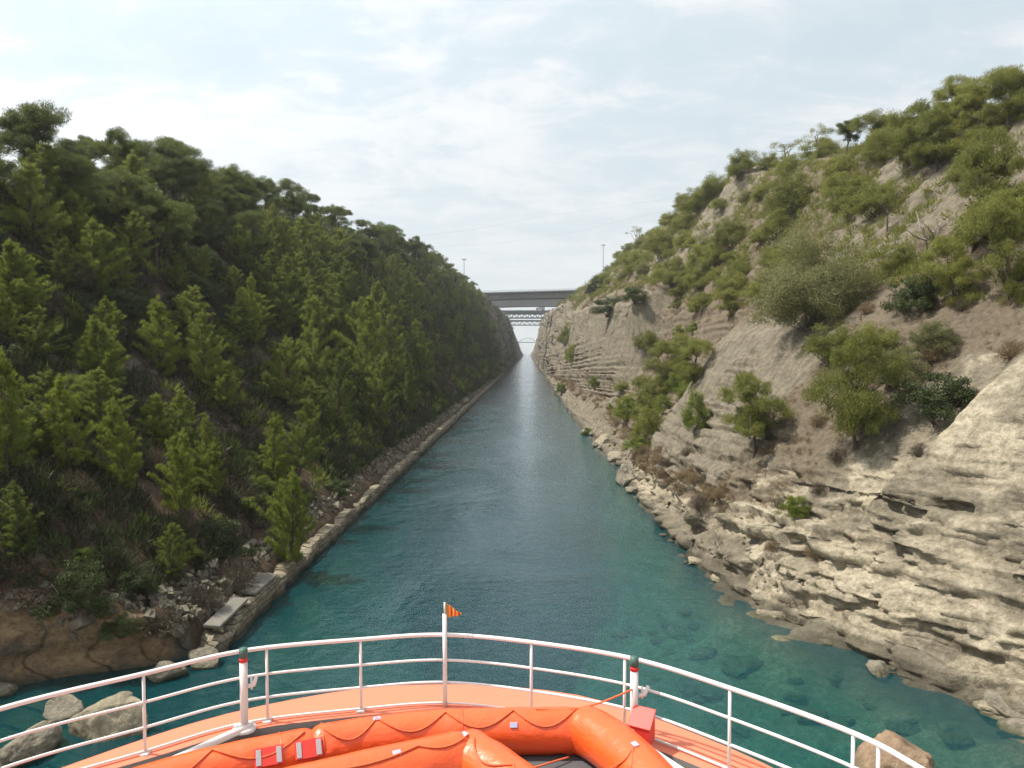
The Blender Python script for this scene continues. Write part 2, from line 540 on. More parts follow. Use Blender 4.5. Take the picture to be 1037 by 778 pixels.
# left: toe, foot, lower slope, middle slope, rim, plateau
LS = {
    -60: lsec(0, -52, [(-52.6, 2.6), (-54, 3.6), (-61, 10), (-70, 17), (-78, 23), (-120, 32)]),
    0: lsec(10, -38, [(-38.6, 2.8), (-40, 3.8), (-47, 10), (-56, 17), (-63, 23), (-110, 33)]),
    15: lsec(15, -31, [(-31.5, 3.0), (-33, 4.0), (-40, 10.5), (-48, 17.5), (-55, 23), (-100, 34)]),
    25: lsec(25, -25.2, [(-25.7, 3.2), (-27, 4.2), (-34.5, 11), (-42, 18), (-49, 24), (-95, 35)]),
    31: lsec(31, -21.8, [(-22.3, 3.3), (-23.6, 4.2), (-31, 11), (-39, 18), (-46, 24), (-92, 35)]),
    32: lsec(32, -19.6, [(-20.2, 3.1), (-21.6, 3.9), (-29.6, 10.7), (-38, 18), (-45, 24.2), (-92, 35)]),
    33: lsec(33, -17.0, [(-17.7, 2.6), (-19.3, 3.5), (-28, 10.4), (-37, 18), (-44, 24.4), (-92, 35)]),
    34.5: lsec(34.5, -15.1, [(-16.0, 1.7), (-17.8, 2.6), (-26.8, 10.2), (-36, 18), (-43.4, 25), (-91, 35)]),
    38: lsec(38, -14.8, [(-15.5, 1.2), (-17.4, 2.4), (-26.2, 10.1), (-35.4, 18), (-43, 25), (-90, 35)]),
    44: lsec(44, -14.7, [(-15.4, 1.2), (-17.2, 2.3), (-25.6, 10), (-34.8, 18.2), (-42.4, 25.4), (-90, 35.5)]),
    60: lsec(60, -14.5, [(-15.2, 1.2), (-16.8, 2.2), (-25, 10.2), (-34.2, 19), (-42, 27), (-90, 36)]),
    100: lsec(100, -14.5, [(-15.2, 1.2), (-16.6, 2.2), (-25, 12), (-34, 23), (-43, 33), (-90, 41)]),
    150: lsec(150, -14.5, [(-15.2, 1.2), (-16.4, 2.2), (-24.4, 13), (-34.8, 27), (-45, 39.5), (-90, 46)]),
    220: lsec(220, -14.5, [(-15.2, 1.2), (-16.2, 2.2), (-23.2, 13), (-32.6, 29.5), (-42.5, 44.5), (-90, 50)]),
    320: lsec(320, -14.5, [(-15.2, 1.2), (-16, 2.2), (-21.2, 15), (-29, 33), (-37, 47.5), (-90, 52)]),
    420: lsec(420, -14.5, [(-15.2, 1.2), (-15.9, 2.2), (-19, 18.5), (-25, 36), (-32.5, 48.5), (-90, 52)]),
    480: lsec(480, -14.4, [(-15, 1.2), (-15.4, 2.2), (-17.7, 24), (-20.3, 37), (-23, 46), (-90, 51)]),
    700: lsec(700, -14.3, [(-14.9, 1.2), (-15.2, 2.0), (-17, 25), (-19.3, 40), (-21.5, 47.5), (-90, 50)]),
    1000: lsec(1000, -14.3, [(-14.9, 1.2), (-15.2, 2.0), (-17, 20), (-19.5, 36), (-21.5, 45), (-90, 48)]),
    1400: lsec(1400, -14.2, [(-14.8, 1.2), (-15.1, 2.0), (-15.8, 14), (-16.8, 25), (-18, 32), (-90, 34)]),
    1900: lsec(1900, -14.2, [(-14.8, 1.2), (-15.1, 2.0), (-15.5, 8), (-16, 13), (-17, 17), (-90, 19)]),
    2900: lsec(2900, -14.1, [(-14.8, .8), (-15.1, 1.0), (-15.5, 2), (-16, 3), (-17, 4), (-90, 6)]),
}


def bank(sec, Y, ncol, sgn, rough):
    S = interp_sections(sec, Y)
    K = S.shape[1]
    cols, seg = [], []
    for k in range(K - 1):
        n = ncol[k]
        for i in range(n):
            cols.append(k + i / n); seg.append(k)
    cols.append(K - 1); cols = np.array(cols)
    k0 = np.minimum(cols.astype(int), K - 2)
    f = (cols - k0)[None, :, None]
    P2 = S[:, k0] * (1 - f) + S[:, k0 + 1] * f
    # soften the profile's corners a little, in the visible columns
    for _ in range(2):
        P2[:, 1:-4] = P2[:, 1:-4] * 0.5 + 0.25 * (P2[:, :-5] + P2[:, 2:-3])
    # soften along the canal
    X, Z = P2[..., 0], P2[..., 1]
    YY = np.repeat(Y[:, None], len(cols), 1)
    dX, dZ = np.gradient(X, axis=1), np.gradient(Z, axis=1)
    L = np.hypot(dX, dZ) + 1e-6
    nx, nz = -dZ / L * sgn, dX / L * sgn        # points out of the hill, towards the canal and up
    CC = np.repeat(cols[None], len(Y), 0)
    d, dy, at = rough(X, YY, Z, CC)
    hx = at.pop('hx', 0.0)                      # beds stepping straight out of the face
    P = np.stack([X + nx * d - sgn * hx, YY + dy, Z + nz * d], -1)
    return P, CC, at


def ss(a, b, x):
    t = np.clip((x - a) / (b - a), 0, 1)
    return t * t * (3 - 2 * t)


def rough_right(X, Y, Z, c):
    Yr, cr = Y, c
    wob = fbm(X * .10, Y * .10, Z * .12, 4, 501)
    wob2 = fbm(X * .10 + 40, Y * .10, Z * .12, 4, 509)
    Y = Y + wob * np.clip(Y * .10, 3, 22)
    c = np.where((c > 4.3) & (c < 9.4), c + wob2 * .75, c)
    d, dy, at = rough_right_(X, Yr, Y, Z, cr, c)
    return d, dy, at


def rough_right_(X, Yr, Y, Z, cr, c):
    wobn = fbm(X * .3, Yr * .3, Z * .4, 3, 517) * 3
    far = np.clip(Y / 150.0, 0.5, 2.6)
    land = ss(2.6, 3.4, c)
    rock = np.exp(-((c - 6.2) / 1.3) ** 2)                         # lower face strongest
    upper = ss(7.4, 8.2, c) * (1 - ss(9.0, 9.6, c))
    smooth_panel = ss(49, 54, Y) * (1 - ss(84, 88, Y)) * ss(4.9, 5.3, c) * (1 - ss(5.9, 6.3, c))
    smooth_panel = np.maximum(smooth_panel, 0.92 * ss(146, 152, Y) * (1 - ss(300, 318, Y)) * ss(4.9, 5.3, c) * (1 - ss(5.9, 6.2, c)))
    big = fbm(X * .09, Y * .09, Z * .09, 3, 5)
    mid = fbm(X * .32, Y * .32, Z * .38, 4, 21)
    small = fbm(X * 1.1, Y * 1.1, Z * 1.5, 4, 33)
    q = Z + 0.30 * fbm(X * .06, Yr * .05, Z * .02, 3, 8) + 0.03 * Yr
    bed1 = steps(q / 1.25 + 0.10 * vnoise(X * .3, Yr * .3, Z * 0, 3), 4, .10)
    bed2 = steps(q / 0.42 + 0.15 * vnoise(X * .5, Yr * .4, Z * 0, 9), 6, .15)
    patch = ss(-0.35, 0.35, fbm(X * .12, Y * .12, Z * .2, 3, 44))
    ledge = ss(3.0, 3.5, c) * (1 - ss(5.1, 5.7, c))                # water-side ledges
    nearf = 1 - ss(46, 54, Y)
    k = 1 - 0.82 * smooth_panel
    calm = 1 - 0.55 * (1 - ss(46, 56, Yr)) * (1 - ss(6.2, 6.8, c))
    d = land * (k * calm * (big * 1.15 * far + mid * 0.55 + small * 0.22))
    bedw = land * k * (0.25 + 0.75 * patch) * (rock * 0.9 + 0.25 + upper * 0.7 + ledge * 0.6) * (1 - .55 * ss(130, 160, Yr))
    bedw = bedw * (1 - .6 * (1 - ss(46, 54, Yr)) * ss(2.8, 4.6, Z))
    hx = bedw * (bed1 * 0.30 + bed2 * 0.14)
    d += smooth_panel * (0.10 * mid + 0.05 * small)
    # vertical ribs on the far walls
    ribs = fbm(X * .02, Y * .11, Z * .012, 4, 71, ridged=True)
    d += ss(110, 180, Y) * rock * (1 - 0.5 * smooth_panel) * ribs * np.clip(Y / 260, 0.4, 1.0) * 1.2
    # ragged shelves in and just over the water
    d += ledge * (0.35 * fbm(X * .45, Y * .33, Z * .3, 4, 90) + 0.38 * steps(q / 0.30 + 0.4 * vnoise(X * .6, Y * .5, Z * 0, 19), 12))
    # jointed blocks: courses of unequal stones stepping in and out
    for (hq, wq, amp, sd_) in ((.62, 1.7, .34, 131), (.27, .8, .15, 137)):
        rq = q / hq + .25 * vnoise(X * .4, Yr * .35, Z * 0, sd_)
        ri = np.floor(rq)
        yo = hash3(ri, ri * 0, ri * 0, sd_ + 1) * 7
        wi = wq * (.6 + .9 * hash3(ri, ri * 0 + 3, ri * 0, sd_ + 2))
        yc = (Yr + yo + .5 * vnoise(X * .8, Yr * .5, Z * .8, sd_ + 3)) / wi
        hv = hash3(ri, np.floor(yc), ri * 0, sd_ + 4) * 2 - 1
        wgt = land * (1 - ss(100, 140, Yr)) * k * np.clip(1.2 * ledge + .9 * (1 - ss(1.6, 4.0, Z)) + .35 * patch * rock + .2 * upper, 0, 1.3)
        hx = hx + wgt * amp * hv * 1.15
    # overhanging lip above the sea-cut notch, close by
    cut = .55 + .45 * vnoise(X * .2, Yr * .22, Z * 0, 61)
    hx = hx + (1 - ss(56, 66, Yr)) * land * cut * (0.5 * np.exp(-((Z - 2.2) / 0.45) ** 2) - .95 * np.exp(-((Z - 1.25) / 0.36) ** 2) + .55 * np.exp(-((Z - .45) / .25) ** 2))
    low = (1 - ss(1.9, 3.2, Z + 1.2 * mid)) * (1 - ss(56, 70, Yr))
    # sea floor rocks
    sea = (1 - land) * ss(0.4, 1.2, c)
    Y = Yr
    d += sea * (0.75 * fbm(X * .45, Y * .45, Z * .2, 4, 101) + 0.35 * np.maximum(0, fbm(X * .9, Y * .9, Z * .3, 3, 103)))
    d *= 1 - ss(9.2, 10.2, c) * 0.7
    nearY = Yr + 0.9 * wobn
    fresh = np.clip(1.15 * (1 - ss(41.5, 44.5, nearY)) * (1 - ss(6.15, 6.9, c)) + 0.80 * ledge * (1 - ss(88, 96, Y)) * (1 - ss(4.75, 5.05, cr) * ss(48, 54, Yr)) + 0.36 * ss(110, 150, Y) + 0.5 * np.exp(-((c - 6.0) / .18) ** 2) * ss(52, 60, Y) * (1 - ss(84, 90, Y)) + 0.3 * upper, 0, 1.2)
    fresh = fresh - smooth_panel * 0.5 - .45 * low
    soil = 0.08 + 0.62 * np.exp(-((c - 6.75) / .5) ** 2) + 0.10 * ss(7.0, 7.6, c) + 0.75 * ss(8.7, 9.2, c)
    soil = soil + 0.55 * ss(86, 92, Y) * (1 - ss(138, 146, Y)) * ss(4.4, 5, c) - 0.5 * (1 - ss(42, 48, Y)) * (1 - ss(6.1, 6.5, c))
    soil = soil + 0.42 * ss(86, 94, Y) * ss(3.9, 4.3, c) * (1 - ss(4.9, 5.2, c)) + 0.25 * smooth_panel * ss(5.35, 5.7, c) * (1 - ss(84, 92, Y))
    soil = soil + .55 * ss(48, 52, Yr) * (1 - ss(90, 96, Yr)) * np.exp(-((cr - 4.6) / .3) ** 2)
    soil = soil + .45 * ss(42, 45, nearY) * (1 - ss(52, 56, Yr)) * ss(4.5, 5.0, cr)
    soil = soil + 0.2 * ss(42, 44, Y) * (1 - ss(50, 53, Y)) * ss(5.2, 5.6, c)
    zd = Z + 0.3 * mid
    wet = (1 - ss(0.2, 0.95, zd)) * 0.9 * ss(-.9, -.2, zd)
    return d, 0.35 * land * k * fbm(X * .25, Y * .25, Z * .3, 3, 55), {'fresh': fresh, 'soil': np.clip(soil, -.5, 1.2), 'wet': wet, 'weed': 1 - ss(-.5, -.1, zd), 'hx': hx}


def rough_left(X, Y, Z, c):
    land = ss(2.6, 3.4, c)
    far = np.clip(Y / 150.0, 0.6, 2.4)
    big = fbm(X * .085, Y * .085, Z * .085, 3, 205)
    mid = fbm(X * .35, Y * .35, Z * .35, 4, 221)
    small = fbm(X * 1.2, Y * 1.2, Z * 1.4, 3, 233)
    d = land * (big * 1.3 * far + mid * 0.55 + small * 0.16)
    quay = ss(33.5, 36, Y) * (1 - ss(4.0, 5.2, c))
    d *= 1 - 0.93 * quay
    face = (1 - ss(33.2, 35.2, Y)) * ss(2.8, 3.2, c) * (1 - ss(4.1, 4.6, c))
    q = Z + 0.3 * fbm(X * .1, Y * .1, Z * 0, 3, 208)
    d += face * (0.35 * steps(q / 1.0 + 0.2 * Y * 0.1, 214) + 0.18 * steps(q / 0.33, 219) - 0.8 * np.exp(-((Z - 0.9) / .6) ** 2) + 0.3 * np.exp(-((Z - 3.2) / .5) ** 2))
    rq = q / .7 + .3 * vnoise(X * .4, Y * .4, Z * 0, 331)
    ri = np.floor(rq)
    hv = hash3(ri, np.floor((X + hash3(ri, ri * 0, ri * 0, 333) * 5 + .5 * vnoise(X, Y, Z, 335)) / (1.1 + hash3(ri, ri * 0 + 2, ri * 0, 337))), ri * 0, 339) * 2 - 1
    d += face * .30 * hv
    cliff = ss(430, 480, Y) * ss(4, 4.6, c) * (1 - ss(8, 8.6, c))
    d += cliff * (1.3 * fbm(X * .02, Y * .07, Z * .012, 4, 271, ridged=True))
    sea = (1 - land) * ss(0.4, 1.2, c) * (1 - ss(38, 46, Y))
    d += sea * 0.6 * fbm(X * .5, Y * .5, Z * .2, 4, 301)
    d *= 1 - ss(9.2, 10.2, c) * 0.7
    fresh = np.clip(1.1 * face + 0.3 * cliff, 0, 1.1)
    soil = 0.72 - 1.2 * face - 0.9 * cliff + 0.2 * ss(8, 9, c) - 0.22 * np.exp(-((c - 6.2) / .5) ** 2)
    zd = Z + .2 * mid
    wet = (1 - ss(0.1, 0.6, zd)) * 0.9 * ss(-.9, -.2, zd)
    return d, 0.3 * land * (1 - quay) * fbm(X * .25, Y * .25, Z * .3, 3, 255), {'fresh': fresh, 'soil': soil, 'wet': wet, 'weed': 1 - ss(-.5, -.1, zd)}


YR = rows_y(-60, 2900)
NCOL_R = [10, 16, 14, 10, 14, 112, 50, 64, 16, 4, 2]
PR, CR, AR = bank(RS, YR, NCOL_R, 1, rough_right)
YL = rows_y(-60, 2900, 0.22, 0.006)
YL = np.unique(np.concatenate([YL, np.arange(27, 36, .08)]))
NCOL_L = [8, 10, 8, 14, 10, 40, 46, 46, 16, 4, 2]
PL, CL, AL = bank(LS, YL, NCOL_L, -1, rough_left)


def grid_mesh(name, P, at, m, flip=False):
    r, c = P.shape[:2]
    i = np.arange(r * c).reshape(r, c)
    f = np.stack([i[:-1, :-1], i[:-1, 1:], i[1:, 1:], i[1:, :-1]], -1).reshape(-1, 4)
    if flip:
        f = f[:, ::-1]
    me = mesh_arrays(name, P.reshape(-1, 3), f, True, {k: v.ravel() for k, v in at.items()})
    return link(name, me, m)


g = grid_mesh('cliff_terrain', PR, AR, M_ROCK, True)
tag(g, 'pale bedded limestone bank on the right side of the canal', 'cliff', kind='structure')
g = grid_mesh('hillside_terrain', PL, AL, M_BANK)
tag(g, 'steep brown wooded bank on the left side of the canal', 'hillside', kind='structure')

# canal floor and sea floor
M_BED = simple('silt', (0.12, 0.12, 0.08), 0.95, var=0.4, scale=0.5)
bedm = MB()
bedm.add([(-5000, -400, -9.6), (5000, -400, -9.6), (5000, 9000, -9.6), (-5000, 9000, -9.6)], [(0, 1, 2, 3)])
tag(bedm.build('canal_bed', M_BED), 'silty floor of the canal', 'canal bed', kind='structure')


# water: rippled surface over clear green-blue water that swallows light with depth
def water_material():
    m, t = mat('sea_water')
    oc = t.n('ShaderNodeTexCoord').outputs['Object']
    big = t.noise(t.mapping(oc, (0.10, 0.05, 1)), 1.0, 4, 0.55, 0.8)
    wav = t.noise(t.mapping(oc, (1.0, 1.35, 1), rot=(0, 0, R(20))), 1.15, 5, 0.62, 0.9)
    rip = t.noise(t.mapping(oc, (1.0, 1.5, 1), rot=(0, 0, R(-25))), 4.5, 4, 0.6, 0.5)
    calm = t.ramp(big, [(0.36, 0.35), (0.62, 1.0)])
    swell = t.noise(t.mapping(oc, (1.0, 1.6, 1), rot=(0, 0, R(8))), .42, 4, .55, .6)
    h = t.math('ADD', t.math('MULTIPLY', wav, 0.11), t.math('MULTIPLY', rip, 0.03))
    h = t.math('ADD', h, t.math('MULTIPLY', swell, .16))
    h = t.math('MULTIPLY', h, calm)
    b = t.n('ShaderNodeBump', {'Height': h, 'Strength': 0.8, 'Distance': 1.0}).outputs[0]
    fr = t.n('ShaderNodeFresnel', {'IOR': 1.33, 'Normal': b}).outputs[0]
    gl = t.n('ShaderNodeBsdfGlossy', {'Color': (0.95, 0.97, 1.0, 1), 'Roughness': 0.09, 'Normal': b})
    df = t.n('ShaderNodeBsdfDiffuse', {'Color': (0.003, 0.066, 0.079, 1), 'Normal': b})
    tr = t.n('ShaderNodeBsdfTransparent', {'Color': (0.93, 0.98, 0.97, 1)})
    body = t.n('ShaderNodeMixShader', {0: 0.58, 1: df.outputs[0], 2: tr.outputs[0]})
    s = t.n('ShaderNodeMixShader', {0: fr, 1: body.outputs[0], 2: gl.outputs[0]})
    va = t.n('ShaderNodeVolumeAbsorption', {'Color': (0.22, 0.78, 0.72, 1), 'Density': 0.30})
    out(t, s.outputs[0], va.outputs[0])
    return m


M_WATER = water_material()
wm = MB()
wm.box((0, 4290, -4.75), (9800, 9380, 9.5))
wo_ = wm.build('water', M_WATER)
tag(wo_, 'blue-green water of the canal running out to the sea', 'water', kind='structure')

# haze: one even box of pale air round everything
m, t = mat('haze_air')
pv = t.n('ShaderNodeVolumePrincipled', {'Color': (0.93, 0.96, 1.0, 1), 'Density': 0.00018, 'Anisotropy': 0.3})
out(t, None, pv.outputs[0])
hm = MB()
hm.box((0, 4300, 95), (10400, 10000, 212))
HAZE = hm.build('haze', m)
tag(HAZE, 'thin pale haze filling the air over the canal', 'haze', kind='stuff')

# ------------------------------------------------------------------ vegetation
def unit(v):
    return v / (np.linalg.norm(v, axis=-1, keepdims=True) + 1e-9)


def rdir(r, n):
    return unit(r.normal(size=(n, 3)))


def blade_mesh(c, d, L, Wd, r, o=None):
    """needle-like triangles: base centres c, directions d"""
    n = len(c)
    s = unit(np.cross(d, rdir(r, n) if o is None else o + .45 * r.normal(size=(n, 3)))) * (Wd * 0.5)[:, None]
    v = np.stack([c - s, c + s, c + d * L[:, None]], 1).reshape(-1, 3)
    return v


class Leaves:
    def __init__(s, seed):
        s.r = np.random.default_rng(seed)
        s.v = []
        s.mid = np.array([0, 0, 2.5])

    def clump(s, c, rad, n, L=0.26, Wd=0.05, flat=0.7, up=0.5, shell=0.5):
        r = s.r
        u = rdir(r, n)
        q = r.random(n) ** shell
        p = u * q[:, None] * rad * np.array([1, 1, flat])
        d = unit(u * 0.5 + np.array([0, 0, up]) + 0.8 * r.normal(size=(n, 3)))
        o = unit(u * .75 + unit(np.asarray(c) - s.mid) * .6 + np.array([0, 0, .15]))
        s.v.append(blade_mesh(np.asarray(c) + p, d, L * r.uniform(.6, 1.3, n), Wd * r.uniform(.6, 1.4, n), r, o))

    def mesh(s, name):
        v = np.concatenate(s.v)
        f = np.arange(len(v)).reshape(-1, 3)
        return mesh_arrays(name, v, f, False)


def mesh_of(mb, name, smooth=True):
    fl = []
    if mb.f4:
        fl.append(np.concatenate(mb.f4))
    if mb.f3:
        fl.append(np.concatenate(mb.f3))
    return mesh_arrays(name, np.concatenate(mb.v), fl, smooth)


def g_young_pine(seed, h=7.0, spread=0.30, n_lv=19, full=1.0):
    r = np.random.default_rng(seed)
    lv, tb = Leaves(seed), MB()
    lean = r.normal(0, 0.06, 2)
    def axis(z):
        return np.array([lean[0] * z + 0.06 * math.sin(z * .9 + seed), lean[1] * z + 0.06 * math.cos(z * 1.1 + seed), z])
    zs = np.linspace(-0.5, h * 0.97, 9)
    tb.tube([axis(z) for z in zs], 0.11 * (1.04 - np.clip(zs, 0, h) / h) + 0.012, 7)
    for i in range(n_lv):
        f = (i + r.uniform(-.3, .3)) / n_lv
        z = h * (0.07 + 0.86 * max(0, f))
        nb = r.integers(4, 7)
        a0 = r.uniform(0, 6.28)
        env = spread * h * (1 - f) ** 0.75 * (0.75 + 0.5 * min(1, f * 5)) + 0.14
        for b in range(nb):
            a = a0 + b * 6.283 / nb + r.normal(0, .25)
            L = env * r.uniform(0.4, 1.25) * (1 + .22 * math.sin(a * 1.0 + seed))
            el = R(r.uniform(12, 34) + 22 * f)
            dv = np.array([math.cos(a) * math.cos(el), math.sin(a) * math.cos(el), math.sin(el)])
            p0 = axis(z)
            p1 = p0 + dv * L * .6 - np.array([0, 0, .04 * L])
            p2 = p0 + dv * L + np.array([0, 0, .10 * L])
            tb.tube([p0, p1, p2], [.022 * (1 - f) + .012, .016, .006], 4, caps=False)
            m = max(2, int(L / 0.34))
            for k in range(m):
                q = 0.28 + 0.72 * (k + 1) / m
                c = p0 + (p2 - p0) * q + r.normal(0, .05, 3)
                rad = (0.30 - 0.10 * q) * (1.0 - 0.35 * f)
                lv.clump(c, rad, int(62 * full * (0.6 + 0.4 * q)), 0.25, 0.042, 0.75, 0.45 + .3 * q)
    lv.clump(axis(h * .97), 0.16, 60, 0.28, 0.04, 1.6, 1.0)
    return lv.mesh('crown'), mesh_of(tb, 'trunk')


def limb(tb, p0, p1, r0, r1, r, sag=0.12):
    p0, p1 = np.asarray(p0, float), np.asarray(p1, float)
    L = np.linalg.norm(p1 - p0)
    mid = (p0 + p1) / 2 + r.normal(0, .09 * L, 3) + np.array([0, 0, -sag * L])
    tb.tube([p0, (p0 + mid) / 2 + r.normal(0, .03 * L, 3), mid, (mid + p1) / 2 + r.normal(0, .03 * L, 3), p1], np.linspace(r0, r1, 5), 5, caps=False)


def g_mature_pine(seed, h=8.0, wd=6.0, base=0.34, n_cl=62, full=1.0, lobes=6, sparse=0.0):
    """round-topped Aleppo pine: bare leaning trunk, forked limbs, heaped flat cushions of needles"""
    r = np.random.default_rng(seed)
    lv, tb = Leaves(seed), MB()
    a = r.uniform(0, 6.28)
    lv.mid = np.array([0, 0, h * .5])
    lean = np.array([math.cos(a), math.sin(a), 0]) * r.uniform(.1, .5)
    zs = np.linspace(0, 1, 7)
    path = [np.array([0, 0, -0.6 + z * h * .62]) + lean * (z ** 1.6) * 1.6 + np.array([.12 * math.sin(4 * z + seed), .12 * math.cos(3 * z), 0]) for z in zs]
    tb.tube(path, 0.20 - 0.11 * zs, 8)
    top = path[-1]
    for k in range(lobes):
        ang = a + k * 6.283 / lobes + r.normal(0, .3)
        rr = wd * .5 * r.uniform(.25, .72) if k else 0.3
        zc = h * r.uniform(base + .14, .84) if k else h * .84
        cen = np.array([math.cos(ang) * rr, math.sin(ang) * rr, zc]) + lean * .8
        lr = wd * r.uniform(.22, .33)
        st = path[r.integers(3, 7)]
        limb(tb, st, cen - np.array([0, 0, lr * .3]), .085, .03, r, -0.05)
        m = int(n_cl / lobes)
        for _ in range(m):
            u = rdir(r, 1)[0]
            u[2] = abs(u[2]) * 1.0 - 0.25
            c = cen + u * lr * np.array([1.1, 1.1, .85]) * r.uniform(.6, 1.08)
            if c[2] < h * base:
                continue
            if r.random() < .45:
                limb(tb, cen - np.array([0, 0, lr * .25]), c, .028, .009, r, 0)
            if r.random() < sparse:
                continue
            lv.clump(c, lr * r.uniform(.30, .48), int(240 * full), 0.24, 0.045, .62, .7, .42)
    return lv.mesh('crown'), mesh_of(tb, 'trunk')


def g_bush(seed, h=3.0, wd=3.6, n_cl=46, full=1.0, L=.17, Wd=.05, up=.45, stems=9):
    r = np.random.default_rng(seed)
    lv, tb = Leaves(seed), MB()
    lv.mid = np.array([0, 0, h * .25])
    for k in range(n_cl):
        u = rdir(r, 1)[0]
        u[2] = abs(u[2])
        q = r.uniform(.55, 1.0)
        bump = 1 + 0.28 * math.sin(3 * math.atan2(u[1], u[0]) + seed) * (1 - u[2]) + r.normal(0, .10)
        c = np.array([u[0] * wd * .42 * q * bump, u[1] * wd * .42 * q * bump, .12 * h + u[2] * h * .74 * q * bump])
        lv.clump(c, r.uniform(.13, .24) * wd * .62, int(190 * full), L, Wd, .7, up, .5)
        if k < stems:
            limb(tb, (r.normal(0, .08), r.normal(0, .08), -.3), c, .04, .012, r, -.05)
    return lv.mesh('foliage'), mesh_of(tb, 'stems')


def g_dry(seed, h=1.3, wd=1.7, n=1500):
    r = np.random.default_rng(seed)
    lv, tb = Leaves(seed), MB()
    u = rdir(r, n); u[:, 2] = np.abs(u[:, 2]) + .15; u = unit(u)
    c = u * (r.random(n) ** .6)[:, None] * np.array([wd * .45, wd * .45, h * .75])
    d = unit(u + .7 * r.normal(size=(n, 3)) + np.array([0, 0, .4]))
    lv.v.append(blade_mesh(c, d, r.uniform(.12, .34, n), r.uniform(.015, .04, n), r))
    for k in range(10):
        uu = unit(r.normal(size=3)); uu[2] = abs(uu[2]) + .3
        limb(tb, (0, 0, -.2), uu * np.array([wd * .4, wd * .4, h * .6]), .02, .006, r, 0)
    return lv.mesh('foliage'), mesh_of(tb, 'stems')


KIND = {}     # kind: (name, list of (foliage mesh, wood mesh), native height, part names)
def kind(key, name, meshes, h, m, parts=('crown', 'trunk'), bark=M_BARK):
    for a, b in meshes:
        a.materials.append(m)
        b.materials.append(bark)
    KIND[key] = (name, meshes, h, parts)


kind('young', 'young_pine', [g_young_pine(100 + i, 7, .27 + .03 * (i % 3), 19) for i in range(5)], 7.0, M_PINE_YOUNG)
kind('cone', 'pine_tree', [g_young_pine(140 + i, 8, .30 + .03 * (i % 3), 18) for i in range(5)], 8.0, M_PINE_DARK)
kind('mature', 'pine_tree', [g_mature_pine(200 + i, 8, 6.0 + .5 * (i % 3), 10 * .01 + .05 * (i % 3), 125, 1.1, 8 + i % 3) for i in range(6)], 7.8, M_PINE_DEEP)
kind('olive', 'pine_tree', [g_mature_pine(300 + i, 7, 6.2, -.06, 130, 1.05, 10) for i in range(5)], 6.8, M_PINE_OLIVE)
kind('sparse', 'pine_tree', [g_mature_pine(340 + i, 6, 5.0, .45, 30, .35, 5, .25) for i in range(2)], 5.6, M_PINE_OLIVE)
kind('broad', 'broad_bush', [g_bush(400 + i, 4.0, 5.2, 84, 1.1) for i in range(4)], 4.0, M_PINE_OLIVE, ('foliage', 'stems'))
kind('grey', 'broad_bush', [g_bush(440 + i, 4.0, 5.0, 90, 1.15, .17, .05) for i in range(3)], 4.0, M_BUSH_GREY, ('foliage', 'stems'))
kind('greybig', 'broad_bush', [g_bush(455, 10.0, 12.0, 170, 2.3, .27, .06, stems=14)], 10.0, M_BUSH_GREY, ('foliage', 'stems'))
kind('dark', 'shrub', [g_bush(460 + i, 3.0, 3.8, 46, 1.0, .14, .06) for i in range(3)], 3.0, M_BUSH_DARK, ('foliage', 'stems'))
kind('bright', 'shrub', [g_bush(480 + i, 3.0, 3.6, 44, 1.0) for i in range(3)], 3.0, M_BUSH_BRIGHT, ('foliage', 'stems'))
kind('dry', 'dry_shrub', [g_dry(500 + i) for i in range(3)], 1.3, M_DRY, ('foliage', 'stems'))
kind('drydark', 'dry_shrub', [g_dry(520 + i, 1.8, 2.4, 2000) for i in range(3)], 1.8, M_DRY_DARK, ('foliage', 'stems'))

_proto = {}
PLANTS = []


def plant(key, P, h, label=None, group=None, cat=None, wscale=1.0, variant=None, rz=None, sink=None):
    if sink is None:
        sink = .8 if key == 'olive' else .15
    name, meshes, h0, parts = KIND[key]
    i = rng.integers(len(meshes)) if variant is None else variant
    fm, wm_ = meshes[i]
    s = h / h0
    if (key, i) not in _proto:
        r0 = thing(name, None, None)
        link(parts[0], fm, None, r0)
        link(parts[1], wm_, None, r0)
        _proto[(key, i)] = r0
        root = r0
    else:
        src = _proto[(key, i)]
        root = src.copy(); C.objects.link(root)
        for ch in list(src.children):
            c = ch.copy(); C.objects.link(c); c.parent = root
        for k in ('label', 'group', 'category'):
            if k in root:
                del root[k]
    root.location = (P[0], P[1], P[2] - sink * s)
    root.rotation_euler = (rng.normal(0, .05), rng.normal(0, .05), rng.uniform(0, 6.28) if rz is None else rz)
    root.scale = (s * wscale, s * wscale, s)
    tag(root, label, cat or {'pine_tree': 'pine tree', 'young_pine': 'pine tree', 'broad_bush': 'bush', 'shrub': 'shrub', 'dry_shrub': 'shrub'}[name], group)
    PLANTS.append((root, key, np.array(P), h))
    return root


_pr = {}
def surf(px, py, side, tol=3.5):
    """visible point of the bank at a pixel"""
    if side not in _pr:
        P = PR if side == 'R' else PL
        u, v, d = project(P.reshape(-1, 3))
        _pr[side] = (P.reshape(-1, 3), u, v, d)
    P, u, v, d = _pr[side]
    while True:
        m = np.where((np.abs(u - px) < tol) & (np.abs(v - py) < tol) & (d > 5) & (P[:, 2] > -.5))[0]
        if len(m):
            return P[m[np.argmin(d[m])]]
        tol *= 1.5
        if tol > 60:
            raise ValueError((px, py, side))


